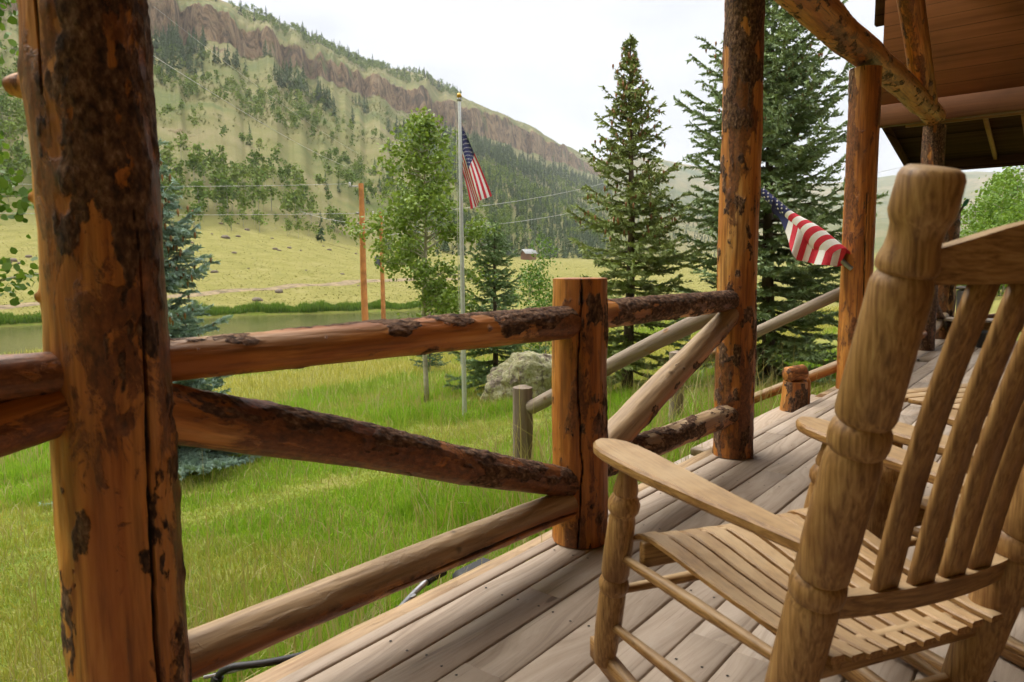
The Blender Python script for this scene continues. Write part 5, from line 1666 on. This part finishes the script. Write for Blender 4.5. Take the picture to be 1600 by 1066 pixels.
# ================================================================== FLAGS
M_RED = simple('flag red', (.60, .022, .045), .75, 0, .05, 60)
M_WHITE = simple('flag white', (.84, .82, .80), .75, 0, .03, 60)
M_BLUE = simple('flag navy', (.03, .035, .14), .75, 0, .06, 60)
FLAGM = [M_RED, M_WHITE, M_BLUE]


def flag_cloth(name, S, parent, nu=50, nv=39):
    """S(u,v): u along the fly 0..1, v down the hoist 0..1"""
    uu = np.linspace(0, 1, nu + 1); vv = np.linspace(0, 1, nv + 1)
    P = np.array([[S(a, b_) for b_ in vv] for a in uu])
    i = np.arange(nu)[:, None] * (nv + 1); j = np.arange(nv)[None]
    Fq = np.stack([i + j, i + nv + 1 + j, i + nv + 2 + j, i + j + 1], -1).reshape(-1, 4)
    U, Vv = np.meshgrid((np.arange(nu) + .5) / nu, (np.arange(nv) + .5) / nv, indexing='ij')
    stripe = (np.floor(Vv * 13).astype(int) % 2)
    mi = np.where((U < .4) & (Vv < 7 / 13), 2, stripe).ravel()
    me = mesh(name, P.reshape(-1, 3), [Fq], FLAGM, None, True, mi)
    o = link(name, me, parent)
    sb = MB()
    for row in range(9):
        for c in range(6 if row % 2 == 0 else 5):
            u0 = .4 * (2 * c + (1 if row % 2 == 0 else 2)) / 12; v0 = 7 / 13 * (row + 1) / 10
            a = np.arange(10) * math.pi / 5; rr = np.where(np.arange(10) % 2 == 0, 1, .42)
            du = .0125 * rr * np.sin(a); dv = .0215 * rr * np.cos(a)
            ring = np.array([S(u0 + p_, v0 - q_) for p_, q_ in zip(du, dv)]); c0 = np.array(S(u0, v0))
            e1 = np.array(S(u0 + .01, v0)) - c0; e2 = np.array(S(u0, v0 + .01)) - c0; nn_ = np.cross(e1, e2); nn_ /= np.linalg.norm(nn_) + 1e-12
            for sg in (1, -1):
                sb.add(np.concatenate([ring, c0[None]]) + nn_ * .002 * sg, [np.array([[q, (q + 1) % 10, 10] for q in range(10)])])
    so = sb.build('stars', M_WHITE, parent, smooth=False)
    return o


BP = ground_hit(726, 652)
hp = height_at(716, BP, 152)
print('flagpole', BP, hp)
fp = thing('flagpole', 'tall thin silver flagpole with a gold ball on top', 'flagpole', BP)
b_ = MB(); b_.lathe(BP + [0, 0, -.1], BP + [0, 0, hp - .06], [(0, .036), (hp * .5, .033), (hp + .03, .024), (hp + .04, .02)], 16); b_.build('pole', simple('brushed aluminium', (.55, .56, .56), .4, .35, .05), fp)
b_ = MB(); b_.box(BP + [0, 0, hp - .035], (.07, .05, .05), bev=.01); b_.build('pulley', M_GREYMETAL, fp)
b_ = MB(); a_ = np.linspace(0, math.pi, 10); b_.lathe(BP + [0, 0, hp - .02], BP + [0, 0, hp + .06], [(.04 - .04 * math.cos(q), max(.002, .036 * math.sin(q))) for q in a_], 16); b_.build('ball', simple('gold ball', (.55, .33, .06), .3, .7), fp)
b_ = MB(); b_.tube([BP + [-.045, -.02, .8], BP + [-.05, -.03, hp * .5], BP + [-.045, -.02, hp - .06]], .004, 5); b_.build('halyard', simple('halyard rope', (.5, .48, .42), .8), fp)
dF = proj(BP)[2]; ppm = F / dF
r3 = np.array([RH[0], RH[1], 0]); f3 = np.array([FH[0], FH[1], 0]); z3 = np.array([0, 0, 1.0])
ztop = hp - (193 - 152) / ppm


def S1(u, v):
    hoist = BP + z3 * (ztop - v * .66) + r3 * .035
    topv = r3 * .40 - z3 * 1.02; botv = r3 * .10 - z3 * .56
    p_ = hoist + u * (topv * (1 - v) + botv * v) + z3 * (.10 * u * (1 - u))
    p_ = p_ + r3 * (.03 * math.sin(v * 7 + u * 2.0) * u) + f3 * (.05 * math.sin(v * 9.5 + 1.2 * u) * min(1, u * 3) + .03 * math.sin(u * 5))
    return p_


fl = thing('flag', 'striped flag with a starry navy corner hanging limp from the tall flagpole', 'flag', BP + z3 * ztop)
flag_cloth('cloth', S1, fl)
# porch flag on a slanting staff
sa0 = ony(1322, 413, 6.12); sa1 = ony(1181, 294, 6.05)
ps = thing('porch_flag', 'striped flag wound round a slanting staff fixed to the far stair post', 'flag', sa0)
dv_ = (sa1 - sa0); Lst = np.linalg.norm(dv_); dv_ /= Lst
b_ = MB(); b_.tube([sa0 - dv_ * .03, sa1 + dv_ * .05], [.014, .012], 10); b_.build('staff', simple('white staff', (.55, .53, .5), .5), ps)
b_ = MB(); b_.tube([sa0 - dv_ * .06, sa0 + dv_ * .08], .02, 10); b_.build('bracket', M_GREYMETAL, ps)


def S2(u, v):
    # v runs down the staff from the tip, u is the fly hanging from it; the canton end stays rolled up
    s_ = Lst * (1 - .06 - .86 * v); base = sa0 + dv_ * s_
    drop = np.interp(v, [0, .3, .42, .55, .75, .9, 1], [.03, .06, .26, .29, .22, .15, .10])
    roll = 1 - sst(.28, .55, v) * .65
    a = 6.28 * min(u / .42, 1.0) - 1.2
    rad_ = .028 + .050 * sst(.3, .75, v) + .012 * u
    wrap = r3 * math.cos(a) * rad_ - z3 * math.sin(a) * rad_ * .9 + f3 * math.sin(a) * rad_ * .7
    hang = max(0.0, (u - .42) / .58)
    p_ = base + wrap * (1 - hang * .6) - z3 * drop * hang + r3 * (-.06 * hang * math.sin(v * 3.0) + .02 * math.sin(v * 22) * hang) - f3 * (.03 + .05 * hang * math.sin(v * 17))
    return p_


def flag2(parent):
    nu, nv = 60, 65
    uu = np.linspace(0, 1, nu + 1); vv = np.linspace(0, 1, nv + 1)
    P = np.array([[S2(a, b_) for b_ in vv] for a in uu])
    i = np.arange(nu)[:, None] * (nv + 1); j = np.arange(nv)[None]
    Fq = np.stack([i + j, i + nv + 1 + j, i + nv + 2 + j, i + j + 1], -1).reshape(-1, 4)
    U, Vv = np.meshgrid((np.arange(nu) + .5) / nu, (np.arange(nv) + .5) / nv, indexing='ij')
    mi = np.where(Vv < .36, 2, np.where(Vv < .40, 1, np.floor((Vv - .40) * 15).astype(int) % 2)).ravel()
    link('cloth', mesh('cloth', P.reshape(-1, 3), [Fq], FLAGM, None, True, mi), parent)
    sb = MB(); q_ = 0
    for row in range(11):
        for c in range(5):
            u0 = .04 + .42 * (c + .5 * (row % 2)) / 5; v0 = .02 + .33 * row / 11
            a = np.arange(10) * math.pi / 5; rr = np.where(np.arange(10) % 2 == 0, 1, .42)
            c0 = np.array(S2(u0, v0)); e1 = np.array(S2(u0 + .01, v0)) - c0; e2 = np.array(S2(u0, v0 + .01)) - c0
            nn_ = np.cross(e1, e2); nn_ /= np.linalg.norm(nn_) + 1e-12; e1 /= np.linalg.norm(e1) + 1e-9; e2 = np.cross(nn_, e1)
            ring = c0 + .011 * rr[:, None] * (np.sin(a)[:, None] * e1 + np.cos(a)[:, None] * e2)
            for sg in (1, -1): sb.add(np.concatenate([ring, c0[None]]) + nn_ * .0025 * sg, [np.array([[q, (q + 1) % 10, 10] for q in range(10)])])
    sb.build('stars', M_WHITE, parent, smooth=False)


flag2(ps)

# ================================================================== UTILITY POLES AND WIRES
M_POLE = simple('orange brown pole wood', (.40, .155, .04), .75, 0, .15, 3)
def pole(px_, ytop, R, rr, label, seed):
    xy = at_az(px_, R); B_ = np.array([xy[0], xy[1], gz(*xy)])
    hh = height_at(px_, B_, ytop)
    t_ = thing('utility_pole', label, 'utility pole', B_)
    zz = np.linspace(0, hh + .3, 16); P = np.stack([B_[0] + .05 * (vnoise(P3(zz * .3, seed, 0), 2) - .5), B_[1] + 0 * zz, B_[2] - .3 + zz], -1)
    b_ = MB(); b_.tube(P, np.linspace(rr * 1.25, rr * .85, 16), 14); b_.build('shaft', M_POLE, t_)
    top = P[-1]
    b_ = MB(); b_.box(top + [0, 0, -.12] - r3 * .28, (.5, .06, .05), Matrix.Rotation(YAW, 4, 'Z')); b_.build('bracket', M_GREYMETAL, t_, smooth=False)
    b_ = MB(); b_.lathe(top - r3 * .5 + [0, 0, -.1], top - r3 * .5 + [0, 0, .08], [(0, .04), (.05, .06), (.08, .04), (.12, .055), (.18, .02)], 10); b_.build('insulator', simple('grey insulator', (.5, .5, .48), .3), t_)
    b_ = MB(); b_.box(top + [0, 0, -1.3] - r3 * (rr + .06), (.12, .08, .1), Matrix.Rotation(YAW, 4, 'Z')); b_.box(top + [0, 0, -1.75] - r3 * (rr + .05), (.1, .08, .08), Matrix.Rotation(YAW, 4, 'Z')); b_.build('cable_clamp', M_GREYMETAL, t_, smooth=False)
    return B_, top, t_


B1, T1, _t = pole(569, 287, 32.5, .13, 'near orange brown utility pole standing before the pond', 1)
B2, T2, tp2 = pole(598, 332, 48.0, .13, 'farther utility pole half hidden by the aspen crown', 2)
b_ = MB(); q = T2 + [0, 0, -3.2] - r3 * .3; b_.lathe(q - [0, 0, .35], q + [0, 0, .35], [(0, .02), (.02, .19), (.62, .19), (.66, .16), (.70, .02)], 14); b_.build('transformer', simple('dark transformer can', (.05, .05, .055), .5), tp2)
M_WIRE = simple('power line', (.40, .40, .40), .5, .3)


def wire(a, c, sag, label, r_=.010):
    a = np.array(a); c = np.array(c); tt = np.linspace(0, 1, 30)
    P = a + (c - a) * tt[:, None]; P[:, 2] -= sag * 4 * tt * (1 - tt)
    b_ = MB(); b_.tube(P, r_, 5); o = b_.build('power_line', M_WIRE); tag(o, label, 'power line'); return o


def dep(px_, py_, d): return P0 + ray(px_, py_) * d


d1 = proj(T1)[2]
wire(T1 - r3 * .5, dep(-260, 275, d1 * .95), .25, 'upper power line running left from the near utility pole')
wire(T1 + [0, 0, -1.3] - r3 * .2, dep(-260, 326, d1 * .95), .15, 'middle power line running left from the near utility pole')
wire(T1 + [0, 0, -1.75] - r3 * .2, dep(470, 330.5, d1 * 1.5), .1, 'lowest short power line left of the near utility pole', .011)
wire(dep(225, 78, 30), dep(540, 260, 90), .4, 'thick slanting cable crossing the hillside at upper left', .016)
wire(dep(240, 10, 60), dep(560, 240, 160), .8, 'thin slanting cable high on the hillside', .014)
wire(T2 + [0, 0, -.3], dep(1010, 264, 120), 1.0, 'upper power line crossing behind the flag to the right', .022)
wire(T2 + [0, 0, -1.5], dep(1010, 300, 120), 1.0, 'lower power line crossing behind the flag to the right', .022)
wire(dep(1230, 297, 60), dep(1500, 238, 60), .2, 'power line against the sky beside the flag post', .02)

# ================================================================== DISTANT CABIN
ca_xy = at_az(826, 255); cz = gz(*ca_xy); cB = np.array([*ca_xy, cz])
t_ = thing('distant_cabin', 'tiny brown cabin with a pale metal roof at the foot of the hill', 'cabin', cB, YAW + .5)
sc = proj(cB)[2] / F
Mr = Matrix.Translation(Vector(cB)) @ Matrix.Rotation(YAW + .55, 4, 'Z')
w_, d_, h_ = 4.4, 3.4, 2.4
R3 = np.array(Mr.to_3x3())
def tw(V): return np.asarray(V) @ R3.T + cB + [0, 0, max(0, (412 - 411) * sc) - .2]
b_ = MB(); V = [[-w_ / 2, -d_ / 2, 0], [w_ / 2, -d_ / 2, 0], [w_ / 2, d_ / 2, 0], [-w_ / 2, d_ / 2, 0], [-w_ / 2, -d_ / 2, h_], [w_ / 2, -d_ / 2, h_], [w_ / 2, d_ / 2, h_], [-w_ / 2, d_ / 2, h_], [-w_ / 2, 0, h_ + 1.2], [w_ / 2, 0, h_ + 1.2]]
b_.add(tw(V), [[[0, 1, 5, 4], [2, 3, 7, 6]], [[1, 2, 6, 9, 5], [3, 0, 4, 8, 7]]]); b_.build('wall', simple('brown cabin wall', (.19, .085, .045), .8), t_, smooth=False)
b_ = MB(); e = .5
for s_ in (-1, 1):
    q = np.array([[-w_ / 2 - e, s_ * (d_ / 2 + e), h_ - .25], [w_ / 2 + e, s_ * (d_ / 2 + e), h_ - .25], [w_ / 2 + e, 0, h_ + 1.32], [-w_ / 2 - e, 0, h_ + 1.32]]); q2 = q + [0, 0, .12]
    b_.add(tw(np.concatenate([q, q2])), [[[0, 1, 2, 3], [7, 6, 5, 4], [0, 4, 5, 1], [1, 5, 6, 2], [3, 7, 4, 0]]])
b_.build('roof', simple('pale metal roof', (.33, .33, .33), .4, .2), t_, smooth=False)
b_ = MB(); b_.box(tw([[w_ / 2 + .02, -.9, 1.5]])[0], (.06, .9, 1.1), Mr); b_.build('window', simple('dark window', (.03, .03, .035), .2), t_, smooth=False)

# ================================================================== CHILDREN'S BICYCLES LEANING BELOW THE DECK EDGE
def bicycle(label, hb, ang, colr, drop, turn=0.0):
    """hb: centre of the handlebar in world space; ang: heading of the bike"""
    g_ = gz(hb[0], hb[1])
    t_ = thing('bicycle', label, 'bicycle', (hb[0], hb[1], g_), ang)
    Mw = Matrix.Translation(Vector((hb[0], hb[1], g_))) @ Matrix.Rotation(ang, 4, 'Z')
    R3_ = np.array(Mw.to_3x3()); o_ = np.array([hb[0], hb[1], g_]); H_ = hb[2] - g_
    W = lambda P: np.asarray(P, float) @ R3_.T + o_
    ct, st2 = math.cos(turn), math.sin(turn)
    W0 = W

    def WT(P):
        P = np.asarray(P, float)
        return W0(np.stack([P[..., 0] * ct - P[..., 1] * st2, P[..., 0] * st2 + P[..., 1] * ct, P[..., 2]], -1))
    fm = simple('bike frame paint ' + drop, colr, .3); wr = .17
    head = np.array([0, 0, H_ - .07]); fa = np.array([.09, 0, wr]); ra = np.array([-.52, 0, wr]); bb = np.array([-.24, 0, wr - .02]); st_ = np.array([-.33, 0, H_ - .10])
    b_ = MB()
    for a, c, r_ in ((head, bb, .016), (head + [-.01, 0, -.07], st_ + [.02, 0, -.05], .014), (bb, st_, .013), (bb, ra, .009), (ra, st_ + [.02, 0, -.06], .008)): b_.tube(W([a, c]), r_, 10)
    b_.build('frame', fm, t_)
    b_ = MB(); b_.tube(WT([head + [0, 0, .05], head + [.02, 0, -.1], fa + [0, .035, .0]]), .012, 8); b_.tube(WT([head + [.02, 0, -.1], fa + [0, -.035, .0]]), .012, 8); b_.build('fork', fm, t_)
    for c in (fa, ra):
        W = WT if c is fa else W0
        a_ = np.linspace(0, 2 * math.pi, 29)
        b_ = MB(); b_.tube(W([c + [(wr - .02) * math.cos(q), 0, (wr - .02) * math.sin(q)] for q in a_]), .02, 8, cap=False); w_o = b_.build('wheel', M_BLACK, t_)
        b_ = MB(); b_.tube(W([c + [(wr - .04) * math.cos(q), 0, (wr - .04) * math.sin(q)] for q in a_]), .007, 6, cap=False)
        for q in a_[:-1:2]: b_.tube(W([c, c + [(wr - .04) * math.cos(q), 0, (wr - .04) * math.sin(q)]]), .0015, 4)
        b_.tube(W([c + [0, -.04, 0], c + [0, .04, 0]]), .012, 8); rim = b_.build('rim', M_GREYMETAL, w_o)
    # handlebar
    W = WT
    if drop == 'a':
        hbp = [[-.03, -.2, .0], [.0, -.14, -.005], [.02, -.05, -.02], [.02, .05, -.02], [0, .14, -.005], [-.03, .2, 0]]
    else:
        hbp = [[-.07, -.20, -.13], [.02, -.21, -.12], [.06, -.20, -.05], [.03, -.17, .0], [0, -.06, 0], [0, .06, 0], [.03, .17, 0], [.06, .20, -.05], [.02, .21, -.12], [-.07, .20, -.13]]
    hbp = np.array(hbp) + [0, 0, H_]
    u = np.linspace(0, len(hbp) - 1, 40); P = np.stack([np.interp(u, range(len(hbp)), hbp[:, c]) for c in range(3)], -1)
    for _ in range(3): P[1:-1] = (P[:-2] + P[1:-1] * 2 + P[2:]) / 4
    b_ = MB(); b_.tube(W(P), .011, 10); b_.tube(W([head + [0, 0, .02], [.01, 0, H_ - .01]]), .014, 10); b_.build('handlebar', M_GREYMETAL if drop == 'a' else M_BLACK, t_)
    for sl_ in ((0, 11), (29, 40)):
        b_ = MB(); b_.tube(W(P[sl_[0]:sl_[1]]), .0175, 12); b_.build('grip', M_BLACK, t_)
    for s_ in (-1, 1):
        b_ = MB(); b_.tube(W([[.02, s_ * .10, H_ - .01], [.05, s_ * .15, H_ - .03], [.05, s_ * .23, H_ - .03]]), .005, 6); b_.build('brake_lever', M_GREYMETAL, t_)
    W = W0
    b_ = MB(); b_.box(W([st_ + [0, 0, .06]])[0], (.2, .11, .05), Matrix.Rotation(ang, 4, 'Z'), bev=.02); b_.tube(W([st_, st_ + [0, 0, .05]]), .012, 8); b_.build('saddle', M_BLACK, t_)
    return t_


hb1 = onx(648, 927, -1.80); hb2 = onx(447, 1030, -1.80)
print('bars', hb1, hb2)
bicycle("small green child's bicycle leaning below the deck edge, black grip showing", hb1, math.radians(-90), (.01, .25, .14), 'a', math.radians(-68))
bicycle("small dark child's bicycle with curved black handlebars under the bottom rail", hb2, math.radians(90), (.02, .02, .022), 'b', math.radians(62))

# ================================================================== LIGHT, SKY, AIR
world = bpy.data.worlds.new('World'); scene.world = world; world.use_nodes = True
nt = world.node_tree; t = NT(nt)
bg = nt.nodes['Background']
SUN_EL, SUN_AZ = math.radians(58), math.radians(-95)      # azimuth measured from +Y towards +X
sky = t.node('ShaderNodeTexSky', sky_type='NISHITA'); sky.sun_disc = False
sky.sun_elevation = SUN_EL; sky.sun_rotation = SUN_AZ; sky.altitude = 2600
gen = t.coord('Generated')
cl = t.noise(t.map(gen, (1, 1, 2.2)), 1.7, 6, .55, None, .3)
cloud = t.ramp(cl, [(.38, (2.75, 2.8, 2.88)), (.49, (3.9, 3.95, 4.02)), (.57, (8.0, 8.0, 8.0)), (.68, (14.0, 14.0, 14.0))])
dn = t.node('ShaderNodeVectorMath', operation='DOT_PRODUCT'); t.set(dn.inputs[0], gen)
bd = Vector((math.sin(math.radians(-24)), math.cos(math.radians(-24)), .22)).normalized(); dn.inputs[1].default_value = bd
edge = t.math('ADD', dn.outputs['Value'], t.math('MULTIPLY', t.math('SUBTRACT', cl, .5), .35))
bank = t.ramp(t.noise(t.map(gen, (1, 1, 2.6)), 3.2, 6, .55, None, .4), [(.35, (2.25, 2.27, 2.34)), (.5, (2.65, 2.67, 2.72)), (.66, (2.95, 2.95, 2.98))])
cloud = t.mix(t.mr(edge, .66, .86), cloud, bank)
t.set(bg.inputs['Color'], t.mix(.93, sky.outputs[0], cloud)); bg.inputs['Strength'].default_value = .10
sun = bpy.data.lights.new('sun', 'SUN'); sun.energy = 1.4; sun.angle = math.radians(55); sun.color = (1, .94, .84)
so = bpy.data.objects.new('sun', sun); COL.objects.link(so)
sd = Vector((math.sin(SUN_AZ) * math.cos(SUN_EL), math.cos(SUN_AZ) * math.cos(SUN_EL), math.sin(SUN_EL)))
so.rotation_euler = sd.to_track_quat('Z', 'Y').to_euler()

HAZE = True
if HAZE:
    m = bpy.data.materials.new('valley haze'); m.use_nodes = True; nt = m.node_tree
    nt.nodes.remove(nt.nodes['Principled BSDF'])
    pv = nt.nodes.new('ShaderNodeVolumePrincipled'); pv.inputs['Color'].default_value = (.93, .95, .97, 1); pv.inputs['Density'].default_value = .00016
    pv.inputs['Anisotropy'].default_value = .2
    nt.links.new(pv.outputs[0], nt.nodes['Material Output'].inputs['Volume'])
    zt = float(GZ.max()) + 30; zb_ = float(GZ.min()) - 1
    b_ = MB(); S_ = float(np.hypot(GX, GY).max()) * 2 + 40
    b_.box((0, 0, (zt + zb_) / 2), (S_, S_, zt - zb_)); o = b_.build('haze', m, smooth=False); o['kind'] = 'stuff'
    print('haze', zt, zb_, S_)

vs = scene.view_settings
vs.view_transform = 'Standard'; vs.look = 'None'; vs.gamma = 1.0; vs.use_curve_mapping = False
vs.exposure = 1.84
scene.cycles.use_denoising = True
scene.cycles.use_adaptive_sampling = True
scene.cycles.adaptive_threshold = .035
scene.cycles.max_bounces = 6
scene.cycles.diffuse_bounces = 3
scene.cycles.volume_bounces = 0
scene.cycles.transparent_max_bounces = 8
scene.cycles.caustics_reflective = False; scene.cycles.caustics_refractive = False
